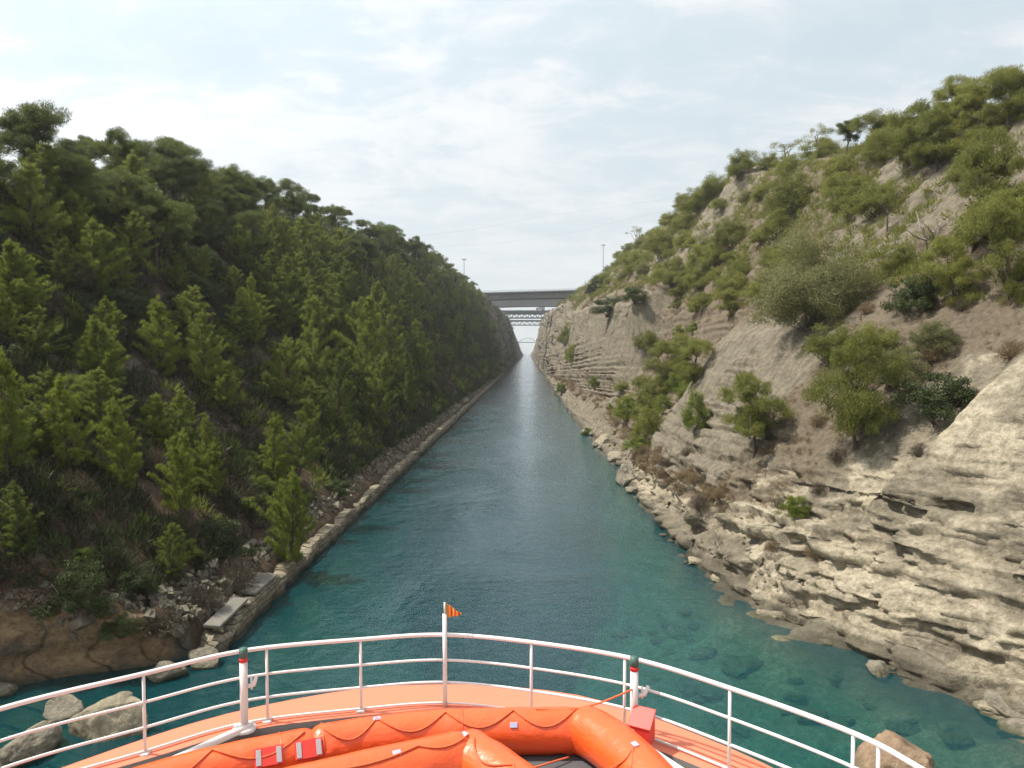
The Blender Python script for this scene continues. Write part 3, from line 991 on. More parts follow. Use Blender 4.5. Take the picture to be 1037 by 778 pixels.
def put(key, px, py, hpx, side, label=None, wpx=None, group=None, **k):
    P = surf(px, py, side)
    dep = project(P)[2]
    h = hpx / F * dep
    ws = 1.0
    if wpx:
        nat = {'young': 4.6 / 7, 'cone': 5.0 / 8, 'mature': 6.6 / 7.8, 'olive': 6.6 / 6.8, 'sparse': 5 / 5.6, 'broad': 5.0 / 4, 'grey': 4.9 / 4, 'greybig': 1.2, 'dark': 3.7 / 3, 'bright': 3.5 / 3, 'dry': 1.6 / 1.3, 'drydark': 2.3 / 1.8}[key]
        ws = (wpx / hpx) / nat
    return plant(key, P, h, label, group, wscale=ws, **k)


# left bank, one by one
for a in [
    ('mature', 159, 272, 84, 78, 'large flat-topped pine with a bare trunk standing over the bare patch of the left slope'),
    ('mature', 180, 216, 68, 74, 'big dark dome-crowned pine breaking the left skyline behind the flat-topped pine'),
    ('mature', 135, 186, 42, 42, 'small dark round pine on the left skyline left of the big dome-crowned pine'),
    ('mature', 271, 216, 36, 34, 'round dark pine poking above the left skyline just right of the thin post'),
    ('mature', 90, 168, 34, 42, 'low wide dark pine on the skyline at upper left'),
    ('mature', 300, 226, 36, 26, 'thin greyish pine on the left skyline right of the round poking pine'),
    ('cone', 38, 252, 92, 54, 'tall rounded mid-green pine high on the left slope near the picture edge'),
    ('young', 82, 258, 70, 46, 'light green pine on the upper left slope beside the tall rounded pine'),
    ('young', 98, 297, 80, 52, 'broad yellow-green pine below the flat-topped pine on the left slope'),
    ('young', 22, 328, 88, 64, 'broad light green pine high on the left slope cut by the picture edge'),
    ('young', 110, 402, 84, 54, 'yellow-green cone pine on the near left slope, leftmost of three in a row'),
    ('young', 172, 386, 88, 50, 'yellow-green cone pine on the near left slope, middle of three in a row'),
    ('cone', 207, 391, 82, 38, 'dark slim cone pine right against the row of three yellow-green pines'),
    ('young', 260, 352, 78, 26, 'narrow spire-like yellow-green pine standing alone over bare rock on the left slope'),
    ('young', 10, 486, 135, 66, 'large light green pine cut by the left edge of the picture'),
    ('young', 68, 478, 104, 54, 'tall yellow-green cone pine low on the left slope, nearest to the left picture edge'),
    ('young', 130, 502, 104, 50, 'bright pointed cone pine low on the left slope between two greener ones'),
    ('young', 181, 522, 92, 48, 'green cone pine on the lower left slope right of the bright pointed one'),
    ('young', 297, 580, 112, 54, 'lone bright green pine rising from the quay edge on the left bank'),
    ('young', 276, 492, 78, 40, 'soft green pine on the lower left slope above the lone quay pine'),
    ('cone', 306, 482, 84, 40, 'dark green pine low on the left slope right above the lone quay pine'),
    ('cone', 212, 492, 78, 32, 'small dark cone pine on the lower left slope among brown brush'),
    ('young', 218, 506, 62, 36, 'small leafy pine beside brown brush on the lower left slope'),
    ('cone', 172, 588, 62, 38, 'small dark pine near the foot of the left slope above the rubble'),
    ('cone', 22, 566, 82, 56, 'dark pine at the foot of the left slope beside the picture edge'),
    ('cone', 40, 440, 70, 50, 'dark green pine behind the tall yellow-green cone pine at far left'),
    ('cone', 368, 404, 112, 52, 'tall dark pointed pine at the front of the dense stand on the left bank'),
    ('cone', 403, 396, 104, 46, 'tall pointed pine in the dense left stand right of the front one'),
    ('cone', 430, 392, 72, 32, 'slim pointed pine near the right end of the dense left stand'),
    ('cone', 416, 420, 76, 36, 'dark pointed pine low in the dense left stand above the waterside path'),
    ('cone', 322, 402, 112, 52, 'dark tall pine at the left end of the dense stand on the left bank'),
    ('cone', 294, 414, 78, 44, 'dark bushy pine left of the dense stand on the left bank'),
    ('cone', 345, 440, 90, 46, 'dark pine at the foot of the dense left stand'),
    ('cone', 384, 436, 84, 44, 'mid-green pine at the foot of the dense left stand right of the dark one'),
    ('cone', 340, 350, 80, 48, 'dark green pine in the upper part of the dense left stand'),
    ('mature', 420, 274, 38, 26, 'tall ragged pine standing above the left skyline before the bridge'),
    ('mature', 438, 284, 34, 22, 'dark leaning pine on the left skyline right of the ragged one'),
    ('cone', 468, 309, 26, 18, 'dark pine at the left end of the concrete bridge'),
]:
    put(a[0], a[1], a[2], a[3], 'L', a[5], a[4], 'pines on the left bank', variant=None)
for a in [
    ('dark', 222, 562, 48, 72, 'grey-green rounded shrub low on the left slope behind the concrete slab'),
    ('drydark', 238, 594, 46, 50, 'dry brown twiggy shrub behind the concrete slab on the left quay'),
    ('dark', 80, 622, 66, 70, 'dark green shrub hanging over the rock face on the left'),
    ('bright', 268, 607, 20, 20, 'small bright shrub growing on the left quay wall'),
    ('dark', 140, 600, 40, 56, 'dark low shrub above the rubble on the left bank'),
    ('drydark', 160, 640, 34, 60, 'dry brown shrub at the edge of the rubble on the left bank'),
    ('drydark', 205, 612, 34, 50, 'dry brown shrub left of the concrete slab on the left bank'),
    ('dark', 125, 645, 30, 50, 'dark shrub on top of the left rock face at its right end'),
    ('drydark', 30, 612, 30, 60, 'dry shrub on top of the left rock face beside the picture edge'),
    ('dark', 130, 320, 44, 60, 'dark shrub under the flat-topped pine on the left slope'),
    ('dark', 205, 300, 34, 40, 'dark shrub on the bare patch right of the flat-topped pine'),
    ('dark', 346, 500, 22, 34, 'dark shrub behind the waterside path on the left bank'),
]:
    put(a[0], a[1], a[2], a[3], 'L', a[5], a[4], 'shrubs on the left bank')

for a in [
    ('dark', 20, 200, 36, 64, 'dark bush under the skyline pines beside the left picture edge'),
    ('dark', 66, 196, 34, 56, 'dark bush under the skyline pines between the tall rounded pine and the light green one'),
    ('dark', 112, 198, 30, 50, 'dark bush under the skyline pines left of the big dome-crowned pine'),
    ('cone', 236, 226, 40, 30, 'dark pine filling the skyline gap right of the thin post'),
]:
    put(a[0], a[1], a[2], a[3], 'L', a[5], a[4], 'shrubs on the left bank', sink=.4)

# right bank, one by one
for a in [
    ('greybig', 818, 332, 118, 128, 'huge grey-green bush on the right slope, largest on that bank'),
    ('broad', 797, 216, 52, 60, 'rounded olive bush below the right skyline above the huge grey-green bush'),
    ('broad', 866, 212, 46, 56, 'olive bush right of the rounded one on the upper right slope'),
    ('olive', 915, 170, 72, 74, 'wide olive pine in the grove on the right skyline, left of its middle'),
    ('olive', 946, 172, 66, 60, 'olive pine in the middle of the grove on the right skyline'),
    ('olive', 885, 160, 48, 50, 'olive pine at the left end of the grove on the right skyline'),
    ('olive', 985, 146, 70, 60, 'tall olive pine in the grove on the right skyline, right of its middle'),
    ('olive', 1022, 126, 62, 60, 'tall olive pine at the right end of the grove on the right skyline'),
    ('olive', 965, 128, 56, 56, 'pine behind the tall ones of the grove on the right skyline'),
    ('mature', 850, 150, 36, 34, 'dark pine with a visible trunk on the right skyline left of the grove'),
    ('sparse', 824, 152, 32, 28, 'thin see-through pine on the right skyline left of the dark one'),
    ('sparse', 796, 164, 26, 34, 'small bare-stemmed pine leaning on the right skyline'),
    ('broad', 776, 170, 22, 26, 'low bush on the right skyline beside the leaning pine'),
    ('broad', 748, 180, 34, 36, 'round bush on the right skyline at the head of the steep ridge'),
    ('olive', 1002, 236, 112, 76, 'large light olive pine on the upper right slope near the picture edge'),
    ('olive', 1020, 300, 112, 62, 'large olive pine at the right edge of the picture on the slope'),
    ('olive', 968, 306, 78, 52, 'yellow-green pine right of the dark green shrub on the right slope'),
    ('dark', 926, 314, 50, 60, 'dark green rounded shrub between yellow-green pines on the right slope'),
    ('broad', 910, 272, 34, 36, 'yellowish bush on the bare rock of the upper right slope'),
    ('sparse', 896, 236, 50, 36, 'thin grey pine above the bare rock on the upper right slope'),
    ('olive', 862, 452, 132, 86, 'tall olive pine leaning over the right cliff, lowest big tree of that bank'),
    ('olive', 764, 450, 82, 66, 'olive pine clinging to the flat rock panel on the right bank'),
    ('bright', 702, 432, 50, 32, 'bright green shrub on the left edge of the flat rock panel'),
    ('dark', 948, 425, 62, 86, 'dark spreading shrub at the top of the pale near cliff'),
    ('broad', 880, 372, 54, 70, 'wide olive bush right of the leaning pine top on the right bank'),
    ('broad', 838, 362, 46, 60, 'low wide olive bush under the huge grey-green bush'),
    ('grey', 912, 390, 50, 56, 'grey-green bush behind the dark spreading shrub on the right bank'),
    ('bright', 809, 520, 30, 34, 'small yellow-green shrub alone on the brown ledge of the right cliff'),
    ('olive', 676, 392, 54, 48, 'olive pine in the gully between the two rock panels'),
    ('olive', 700, 384, 44, 40, 'olive pine at the top of the gully beside the rock panel'),
    ('bright', 632, 426, 32, 36, 'bright green shrub low in the gully near the water'),
    ('broad', 652, 442, 44, 36, 'olive bush at the foot of the gully above the ledge'),
    ('broad', 660, 410, 40, 40, 'olive bush in the middle of the gully'),
    ('bright', 646, 452, 18, 34, 'low bright shrub at the water end of the gully'),
    ('broad', 740, 246, 34, 44, 'round olive bush on the grey crag in the right slope'),
    ('broad', 784, 240, 40, 46, 'olive bush between the grey crag and the huge bush'),
    ('broad', 706, 214, 30, 44, 'olive bush high on the steep right ridge'),
    ('broad', 722, 196, 28, 40, 'olive bush on the right skyline ridge below the round bush'),
    ('broad', 690, 236, 32, 36, 'olive bush on the right ridge above the skyline tree'),
    ('broad', 668, 256, 32, 40, 'wide bush on the right ridge just below the lone skyline tree'),
    ('broad', 646, 272, 26, 40, 'bush on the right ridge leading down to the bridge'),
    ('sparse', 641, 246, 18, 16, 'lone thin tree standing out on the right skyline ridge'),
    ('olive', 676, 292, 38, 38, 'olive pine on the crag above the big ribbed rock wall'),
    ('broad', 706, 276, 38, 40, 'olive bush on the crag right of the ribbed rock wall'),
    ('dark', 616, 316, 22, 44, 'dark bush on top of the ribbed rock wall'),
    ('dark', 640, 308, 20, 34, 'dark bush on the ribbed rock wall beside the long one'),
    ('bright', 599, 390, 16, 13, 'tiny green bush on the face of the ribbed rock wall'),
    ('dark', 604, 290, 18, 18, 'dark bush at the right end of the concrete bridge'),
    ('dark', 596, 296, 14, 14, 'small dark bush touching the right end of the concrete bridge'),
    ('broad', 570, 345, 24, 18, 'bush in the cleft of the far right wall'),
    ('broad', 575, 368, 26, 18, 'bush low in the cleft of the far right wall'),
    ('bright', 566, 394, 12, 14, 'small green bush on the water ledge of the far right wall'),
    ('bright', 591, 437, 9, 14, 'small green bush on the right water ledge before the gully'),
    ('broad', 655, 352, 26, 30, 'bush on the broken crag right of the ribbed wall'),
    ('broad', 740, 300, 34, 44, 'wide olive bush at the lower edge of the grey crag'),
    ('broad', 772, 302, 38, 40, 'olive bush left of the huge grey-green bush'),
    ('broad', 690, 362, 26, 40, 'olive bush above the gully at the top of the flat rock panel'),
    ('grey', 946, 360, 40, 50, 'brownish grey bush above the dark spreading shrub'),
]:
    put(a[0], a[1], a[2], a[3], 'R', a[5], a[4], 'trees and bushes on the right bank')

ORD_U = ['', 'first', 'second', 'third', 'fourth', 'fifth', 'sixth', 'seventh', 'eighth', 'ninth', 'tenth', 'eleventh', 'twelfth', 'thirteenth', 'fourteenth', 'fifteenth', 'sixteenth', 'seventeenth', 'eighteenth', 'nineteenth']
TENS = {20: 'twent', 30: 'thirt', 40: 'fort', 50: 'fift', 60: 'sixt'}
def ordinal(n):
    if n < 20:
        return ORD_U[n]
    t, u = n // 10 * 10, n % 10
    return TENS[t] + ('ieth' if u == 0 else 'y-' + ORD_U[u])


def bankpoint(side, Y, c):
    P, ys, cc = (PR, YR, CR[0]) if side == 'R' else (PL, YL, CL[0])
    i = int(np.clip(np.searchsorted(ys, Y), 1, len(ys) - 1))
    j = int(np.clip(np.searchsorted(cc, c), 1, len(cc) - 1))
    return P[i, j]


def seen(P, h):
    """inside the frame, roughly"""
    u, v, d = project(np.array(P) + np.array([0, 0, h * .5]))
    return d > 5 and -60 < u < 1100 and v < 790


def too_close(P, k):
    for r_, key, q, h in PLANTS:
        if key in ('dry', 'drydark'):
            continue
        if (P[0] - q[0]) ** 2 + (P[1] - q[1]) ** 2 < (k * h) ** 2:
            return True
    return False


def row(side, c, y0, y1, key, hr, desc, group, gap=(5, .03), jit=.18, k=.22, first='near', ws=(1, 1), keep=1.0):
    Y, L = y0, []
    while Y < y1:
        P = bankpoint(side, Y + rng.uniform(-1.2, 1.2), c + rng.uniform(-jit, jit))
        h = rng.uniform(*hr)
        if rng.random() < keep and seen(P, h) and not too_close(P, k):
            L.append((P, h))
        Y += (gap[0] + gap[1] * Y) * rng.uniform(.7, 1.3)
    L.sort(key=lambda a: project(a[0])[0])
    if side == 'R':
        L = L[::-1]
    for i, (P, h) in enumerate(L):
        lab = '%s, %s from %s' % (desc, ordinal(i + 1), 'left' if side == 'L' else 'right')
        plant(key if isinstance(key, str) else key[rng.integers(len(key))], P, h, lab, group, wscale=rng.uniform(*ws))


row('L', 8.9, 34, 330, 'mature', (5.5, 7.5), 'dark pine behind the left skyline trees', 'pines on the left skyline', (7, .03), .35)
row('L', 8.35, 30, 440, 'mature', (5.8, 8), 'dark round pine along the left skyline', 'pines on the left skyline', (5.2, .026), .15)
row('L', 8.0, 32, 455, 'mature', (5.5, 8.5), 'dark pine along the rim under the left skyline', 'pines on the left rim', (4.6, .026), .12)
row('L', 7.65, 40, 440, ('mature', 'cone'), (5.5, 8), 'dark pine on the upper left slope', 'pines on the upper left slope', (5.5, .028), .14, keep=.9)
row('L', 7.25, 88, 440, ('cone', 'cone', 'mature'), (6, 9), 'dark pine high in the left forest', 'pines of the left forest', (4.6, .026), .14)
row('L', 6.8, 92, 430, 'cone', (6.5, 9.5), 'dark pointed pine halfway up the left forest', 'pines of the left forest', (4.6, .026), .14)
row('L', 6.35, 88, 420, 'cone', (6, 9), 'dark pointed pine in the lower left forest', 'pines of the left forest', (4.8, .026), .14)
row('L', 5.85, 84, 420, 'cone', (4.5, 7.5), 'dark pine in the bottom row of the left forest', 'pines of the left forest', (5.2, .026), .12)
row('L', 5.35, 70, 420, ('dark', 'cone', 'dark'), (1.6, 3.4), 'dark green bush behind the left waterside strip', 'bushes behind the left waterside strip', (5, .03), .14)
row('L', 5.3, 35, 72, ('bright', 'dark', 'bright'), (.9, 1.8), 'leafy shrub just above the near left quay', 'shrubs above the near left quay', (2.4, .0), .25, k=.2, ws=(1.0, 1.4))
row('L', 5.75, 35, 92, ('young', 'cone', 'cone'), (2.6, 4.6), 'small pine near the foot of the near left slope', 'small pines on the near left slope', (4.2, .0), .25, k=.24, ws=(1.0, 1.35))
row('L', 6.45, 36, 95, ('young', 'cone', 'cone'), (3.2, 5.6), 'pine low on the near left slope', 'small pines on the near left slope', (4.6, .0), .25, k=.24, ws=(1.0, 1.35))
row('L', 7.0, 38, 95, ('cone', 'young', 'cone'), (3.4, 6.0), 'pine halfway up the near left slope', 'small pines on the near left slope', (4.8, .0), .25, k=.24, ws=(1.0, 1.35))
row('L', 7.45, 40, 95, ('cone', 'young', 'mature'), (3.8, 6.2), 'pine high on the near left slope', 'small pines on the near left slope', (5, .0), .2, k=.24, ws=(1.0, 1.3))
row('L', 6.2, 34, 90, ('dark', 'young', 'bright', 'drydark'), (1.2, 3.0), 'low bush or young tree on the lower near left slope', 'bushes on the near left slope', (3.4, .0), .3, k=.25)
row('L', 6.75, 36, 90, ('dark', 'drydark', 'cone', 'young', 'bright'), (1.4, 3.4), 'low bush or young tree on the middle near left slope', 'bushes on the near left slope', (3.6, .0), .3, k=.25)
row('L', 7.3, 40, 88, ('dark', 'cone', 'young', 'bright'), (1.6, 4.0), 'low bush or young tree on the upper near left slope', 'bushes on the near left slope', (3.8, .0), .25, k=.25)
row('L', 5.55, 34, 80, ('dark', 'drydark', 'drydark'), (1.0, 1.9), 'low bush at the foot of the near left slope', 'bushes on the near left slope', (3.0, .0), .2, k=.25)
row('L', 8.55, 34, 300, 'dark', (2.2, 3.6), 'dark bush under the left skyline pines', 'bushes on the left skyline', (5, .04), .3, ws=(1.1, 1.5), k=.18)
row('L', 8.6, 450, 700, 'dark', (2, 4), 'dark bush on top of the far left wall', 'bushes on the far walls', (16, .03), .1)
row('R', 8.75, 70, 330, ('olive', 'broad'), (3, 5), 'olive tree on the brow behind the right skyline', 'trees on the right skyline', (7, .05), .2)
row('R', 8.3, 60, 380, 'broad', (3.0, 5), 'olive bush near the right skyline', 'bushes on the right slope', (4.6, .03), .3, keep=.95, ws=(1.1, 1.4), k=.18)
row('R', 7.8, 48, 360, ('broad', 'broad', 'grey'), (2.6, 4.6), 'olive bush on the upper right slope', 'bushes on the right slope', (4.6, .028), .33, keep=.95, ws=(1.1, 1.4), k=.18)
row('R', 7.2, 44, 370, ('broad', 'grey', 'broad'), (2.4, 4.6), 'olive bush on the shelf above the right cliff', 'bushes on the right shelf', (4.4, .028), .3, keep=.92, ws=(1.0, 1.3), k=.18)
row('R', 6.8, 92, 146, ('broad', 'olive'), (3, 5), 'olive bush high in the gully of the right bank', 'bushes in the gully', (4, 0), .3)
row('R', 5.8, 92, 142, ('broad', 'bright'), (2.2, 3.8), 'green bush in the gully of the right bank', 'bushes in the gully', (4, 0), .6)
row('R', 6.7, 400, 520, ('dark', 'broad'), (1.5, 2.6), 'bush on top of the far right wall', 'bushes on the far walls', (12, .02), .15)
row('R', 4.75, 50, 92, ('dry', 'dry', 'drydark'), (.7, 1.5), 'dry brown shrub on the ledge under the flat rock panel', 'dry shrubs on the right ledge', (.85, 0), .35, k=0)
row('R', 4.7, 92, 330, ('dry', 'dry', 'bright'), (.8, 1.5), 'dry shrub on the right waterside ledge', 'dry shrubs on the right ledge', (3.5, .03), .25, k=0)
row('R', 5.3, 41, 50, ('dry', 'drydark'), (.7, 1.3), 'dry brown shrub in the cleft beside the pale cliff', 'dry shrubs on the right ledge', (1.3, 0), .5, k=0)
row('R', 6.45, 41, 56, ('drydark', 'dry'), (.8, 1.5), 'dry shrub under the leaning olive pine on the right', 'dry shrubs on the right shelf', (2.0, 0), .3, k=0)


# ground cover nobody could count
def cover(name, label, side, n, ysel, csel, m, size, dens, cond=None, seed=0, cat='ground cover', up=.9):
    r = np.random.default_rng(900 + seed)
    P, ys, cc, at = (PR, YR, CR[0], AR) if side == 'R' else (PL, YL, CL[0], AL)
    Y = np.exp(r.uniform(math.log(ysel[0]), math.log(ysel[1]), n))
    i = np.clip(np.searchsorted(ys, Y), 1, len(ys) - 2)
    j = np.clip(np.searchsorted(cc, r.uniform(csel[0], csel[1], n)), 1, len(cc) - 2)
    p = P[i, j] + (P[i + 1, j] - P[i, j]) * r.random((n, 1)) + (P[i, j + 1] - P[i, j]) * r.random((n, 1))
    nz = fbm(p[:, 0] * .16, p[:, 1] * .16, p[:, 2] * .16, 3, 400 + seed)
    keep = nz > dens
    if cond is not None:
        keep &= cond(at, i, j)
    p = p[keep]
    Yk = p[:, 1]
    nb = 36
    sc = size * (0.7 + Yk / 130.0) * r.uniform(.5, 1.4, len(p))
    u = rdir(r, len(p) * nb); u[:, 2] = np.abs(u[:, 2])
    S = np.repeat(sc, nb)
    c = np.repeat(p, nb, 0) + u * (r.random(len(u)) ** .6 * .7)[:, None] * S[:, None]
    d = unit(u * .6 + .5 * r.normal(size=u.shape) + np.array([0, 0, up]))
    v = blade_mesh(c, d, S * r.uniform(.35, .8, len(u)), S * r.uniform(.05, .13, len(u)), r)
    me = mesh_arrays(name, v, np.arange(len(v)).reshape(-1, 3), False)
    tag(link(name, me, m), label, cat, kind='stuff')


cover('dry_undergrowth', 'brown dry brush covering the left slope', 'L', 12000, (27, 420), (5.0, 8.8), M_DRY_DARK, .70, -.2, None, 1)
cover('green_undergrowth', 'low dark green brush covering the left slope', 'L', 14000, (27, 440), (4.9, 8.8), M_BUSH_DARK, .75, -.18, None, 2)
cover('fresh_undergrowth', 'patches of fresher green brush on the left slope', 'L', 9000, (27, 440), (5.0, 8.8), M_PINE_DARK, .7, -.02, None, 6)
cover('dry_grass', 'dry tawny grass on the earthy parts of the right bank', 'R', 12000, (33, 420), (4.5, 9.0), M_DRY, .30, -.15, lambda a, i, j: a['soil'][i, j] > .42, 3)
cover('green_scrub', 'low olive scrub dotted over the right bank', 'R', 10000, (40, 520), (6.6, 9.2), M_PINE_OLIVE, .6, -.1, lambda a, i, j: a['soil'][i, j] > .02, 4)
cover('wall_scrub', 'scrub clinging to the far walls of the canal', 'R', 1500, (300, 900), (5.2, 8.8), M_BUSH_GREY, .35, .15, None, 5)
cover('wall_creepers', 'scrub clinging to the far left wall', 'L', 2500, (400, 1000), (5.0, 8.8), M_BUSH_DARK, .35, .0, None, 7)

# ------------------------------------------------------------------ rocks, quay, bridges, masts
def g_rock(seed, flat=.7, n=30, cuts=8, rough=.15):
    r = np.random.default_rng(seed)
    # cube sphere
    g = np.linspace(-1, 1, n)
    V, Fq, k = [], [], 0
    for a in range(3):
        for sg in (-1, 1):
            u, v = np.meshgrid(g, g, indexing='ij')
            p = np.zeros((n, n, 3)); p[..., a] = sg; p[..., (a + 1) % 3] = u * sg; p[..., (a + 2) % 3] = v
            V.append(p.reshape(-1, 3))
            i = np.arange(n * n).reshape(n, n) + k
            Fq.append(np.stack([i[:-1, :-1], i[1:, :-1], i[1:, 1:], i[:-1, 1:]], -1).reshape(-1, 4)); k += n * n
    V = unit(np.concatenate(V))
    for _ in range(cuts):
        d = unit(r.normal(size=3)); h = r.uniform(.5, .8)
        ov = np.maximum(0, V @ d - h)
        V = V - ov[:, None] * d * .93
    s = r.uniform(-50, 50, 3)
    nz = fbm(V[:, 0] * 1.4 + s[0], V[:, 1] * 1.4 + s[1], V[:, 2] * 1.4 + s[2], 5, seed, .55)
    V = V * (1 + rough * 1.6 * nz)[:, None]
    V = V * np.array([1, r.uniform(.62, .9), flat]) * .62
    return mesh_arrays('boulder', V, np.concatenate(Fq), True)


def rock_mat(name, a, b, wetline=True):
    m, t = mat(name)
    oc = t.n('ShaderNodeTexCoord').outputs['Object']
    geo = t.n('ShaderNodeNewGeometry').outputs['Position']
    n1 = t.noise(oc, 2.3, 8, .7); n2 = t.noise(oc, 9, 7, .7)
    f = t.math('ADD', t.math('MULTIPLY', n1, .6), t.math('MULTIPLY', n2, .4))
    c = t.ramp(f, [(.34, a), (.64, b)])
    z = t.n('ShaderNodeSeparateXYZ', {0: geo}).outputs[2]
    wet = t.ramp(t.math('ADD', z, t.math('MULTIPLY', n1, .35)), [(.22, 1.0), (.48, 0.0)])
    c = t.mix(t.math('MULTIPLY', wet, .75 if wetline else 0), c, (.05, .052, .025))
    b_ = t.n('ShaderNodeBump', {'Height': f, 'Strength': 1.0, 'Distance': .25}).outputs[0]
    out(t, t.n('ShaderNodeBsdfPrincipled', {'Base Color': c, 'Roughness': .9, 'Specular IOR Level': .2, 'Normal': b_}).outputs[0])
    return m


M_BOULD_G = rock_mat('grey_boulder', (.10, .088, .065), (.28, .25, .19))
M_BOULD_C = rock_mat('pale_boulder', (.15, .128, .09), (.36, .315, .225))
M_BOULD_B = rock_mat('brown_boulder', (.14, .092, .06), (.29, .205, .135))
M_BOULD_U = rock_mat('weedy_rock', (.045, .055, .025), (.16, .17, .08), False)
def ground_z(X, Y):
    side = 'R' if X > 0 else 'L'
    P, ys = (PR, YR) if side == 'R' else (PL, YL)
    i = int(np.clip(np.searchsorted(ys, Y), 1, len(ys) - 1))
    x, z = P[i, :, 0], P[i, :, 2]
    o_ = np.argsort(x)
    return float(np.interp(X, x[o_], z[o_]))


ROCKS = {}
for nm, m, flat, n in (('g', M_BOULD_G, .62, 5), ('c', M_BOULD_C, .45, 5), ('b', M_BOULD_B, .6, 2), ('u', M_BOULD_U, .5, 5)):
    ROCKS[nm] = []
    for i in range(n):
        me = g_rock(700 + 31 * ord(nm) + i, flat)
        me.materials.append(m)
        ROCKS[nm].append(me)


def boulder(key, P, size, label, group=None, rz=None, variant=None, wz=1.0, tilt=.12, name='boulder', cat='boulder'):
    me = ROCKS[key][rng.integers(len(ROCKS[key])) if variant is None else variant]
    o = link(name, me)
    o.location = P
    o.scale = (size, size, size * wz)
    o.rotation_euler = (rng.normal(0, tilt), rng.normal(0, tilt), rng.uniform(0, 6.28) if rz is None else rz)
    return tag(o, label, cat, group)


def bould_px(key, px, py, wpx, label, **k):
    P = atz(px, py, 0.0)
    dep = project(P)[2]
    boulder(key, (P[0], P[1], k.pop('z', .15)), wpx / F * dep / 1.1, label, **k)


bould_px('c', 110, 742, 74, 'big pale beige boulder standing in the water below the left rock face', variant=0, rz=.3, wz=1.7, z=.3)
bould_px('g', 22, 766, 70, 'wide grey boulder in the water at the lower left picture edge', variant=1, rz=1.2, wz=1.0)
bould_px('g', 62, 724, 40, 'small grey boulder between the left rock face and the big beige boulder', variant=2)
bould_px('g', 168, 686, 36, 'grey boulder at the foot of the rubble on the left', variant=3)
bould_px('g', 205, 672, 36, 'rounded stone at the water edge under the left quay end', variant=4)
bould_px('b', 904, 780, 74, 'reddish brown boulder standing alone in the water beside the ship rail', variant=0, rz=.5, wz=1.25, z=.1)
bould_px('g', 1022, 724, 60, 'flat dark boulder awash at the right picture edge', variant=2, wz=.6)
bould_px('c', 731, 588, 22, 'square pale block lying on the ledge at the foot of the right cliff', variant=1)
bould_px('c', 622, 466, 26, 'pale boulder at the water below the gully on the right', variant=0, wz=1.5)
bould_px('c', 612, 452, 30, 'pale slab of rock sloping into the water below the gully', variant=2, wz=1.3)
bould_px('g', 634, 490, 34, 'grey rock standing at the water edge right of the gully', variant=3, wz=1.5)


def rock_row(key, side, y0, y1, gap, size, desc, group, off=(-.6, .9), zr=(.05, .3), name='boulder', cat='boulder', wz=1.0):
    Y, L = y0, []
    sec = RS if side == 'R' else LS
    ys = np.array(sorted(sec)); xs = np.array([sec[y][3][0] for y in ys])
    while Y < y1:
        x = np.interp(Y, ys, xs) + rng.uniform(*off)
        L.append((x, Y, rng.uniform(*zr) if zr else min(-.45, ground_z(x, Y) + .05), rng.uniform(*size)))
        Y += gap * rng.choice([.15, .3, .8, 1.4, 2.4]) * (1 + Y / 160)
    for i, (x, y, z, s) in enumerate(L):
        boulder(key, (x, y, z), s, '%s, %s from the near end' % (desc, ordinal(i + 1)), group, wz=wz, name=name, cat=cat)


rock_row('c', 'R', 27, 60, 3.6, (.8, 2.4), 'pale ledge rock along the near right shore', 'rocks along the right shore', (-.2, 1.0), (-.1, .15), wz=.6)
rock_row('g', 'R', 60, 150, 3.0, (.6, 2.0), 'grey rock along the middle right shore', 'rocks along the right shore', (-.3, 1.2), (.1, .6))
rock_row('g', 'R', 28, 72, 3.2, (.5, 1.6), 'grey rock at the foot of the right cliff', 'rocks along the right shore', (-.6, .8), (-.1, .2), wz=.7)
rock_row('u', 'R', 25, 44, .35, (.5, 1.5), 'weedy rock under the clear water on the right', 'sunken rocks', (-10, -.8), None, 'sunken_rock', 'rock', .8)
rock_row('g', 'L', 25, 34, 2.0, (.5, 1.3), 'dark rock in the water below the left rock face', 'rocks below the left rock face', (.3, 3.0), (-.2, .1))

# rubble too small to count, one object per bank
def rubble(name, label, side, n, ysel, csel, size, m, seed, cond=None):
    r = np.random.default_rng(seed)
    P, ys, cc = (PR, YR, CR[0]) if side == 'R' else (PL, YL, CL[0])
    base = []
    for k in range(8):
        q = np.array([(i, j, l) for i in (-1, 1) for j in (-1, 1) for l in (-1, 1)], float) * r.uniform(.6, 1.1, (8, 3))
        base.append(q)
    fq = np.array([(0, 1, 3, 2), (4, 6, 7, 5), (0, 4, 5, 1), (2, 3, 7, 6), (0, 2, 6, 4), (1, 5, 7, 3)])
    Y = np.exp(r.uniform(math.log(ysel[0]), math.log(ysel[1]), n))
    i = np.clip(np.searchsorted(ys, Y), 1, len(ys) - 2)
    j = np.clip(np.searchsorted(cc, r.uniform(*csel, n)), 1, len(cc) - 2)
    p = P[i, j] + r.normal(0, .12, (n, 3))
    V, Fc = [], []
    for a in range(n):
        R3 = np.array(Euler(r.uniform(0, 6.28, 3)).to_matrix())
        s = size * r.lognormal(0, .45) * (.8 + Y[a] / 200)
        V.append((base[a % 8] * s * np.array([1, .8, .6])) @ R3.T + p[a])
        Fc.append(fq + 8 * a)
    tag(link(name, mesh_arrays(name, np.concatenate(V), np.concatenate(Fc)), m), label, 'rubble', kind='stuff')


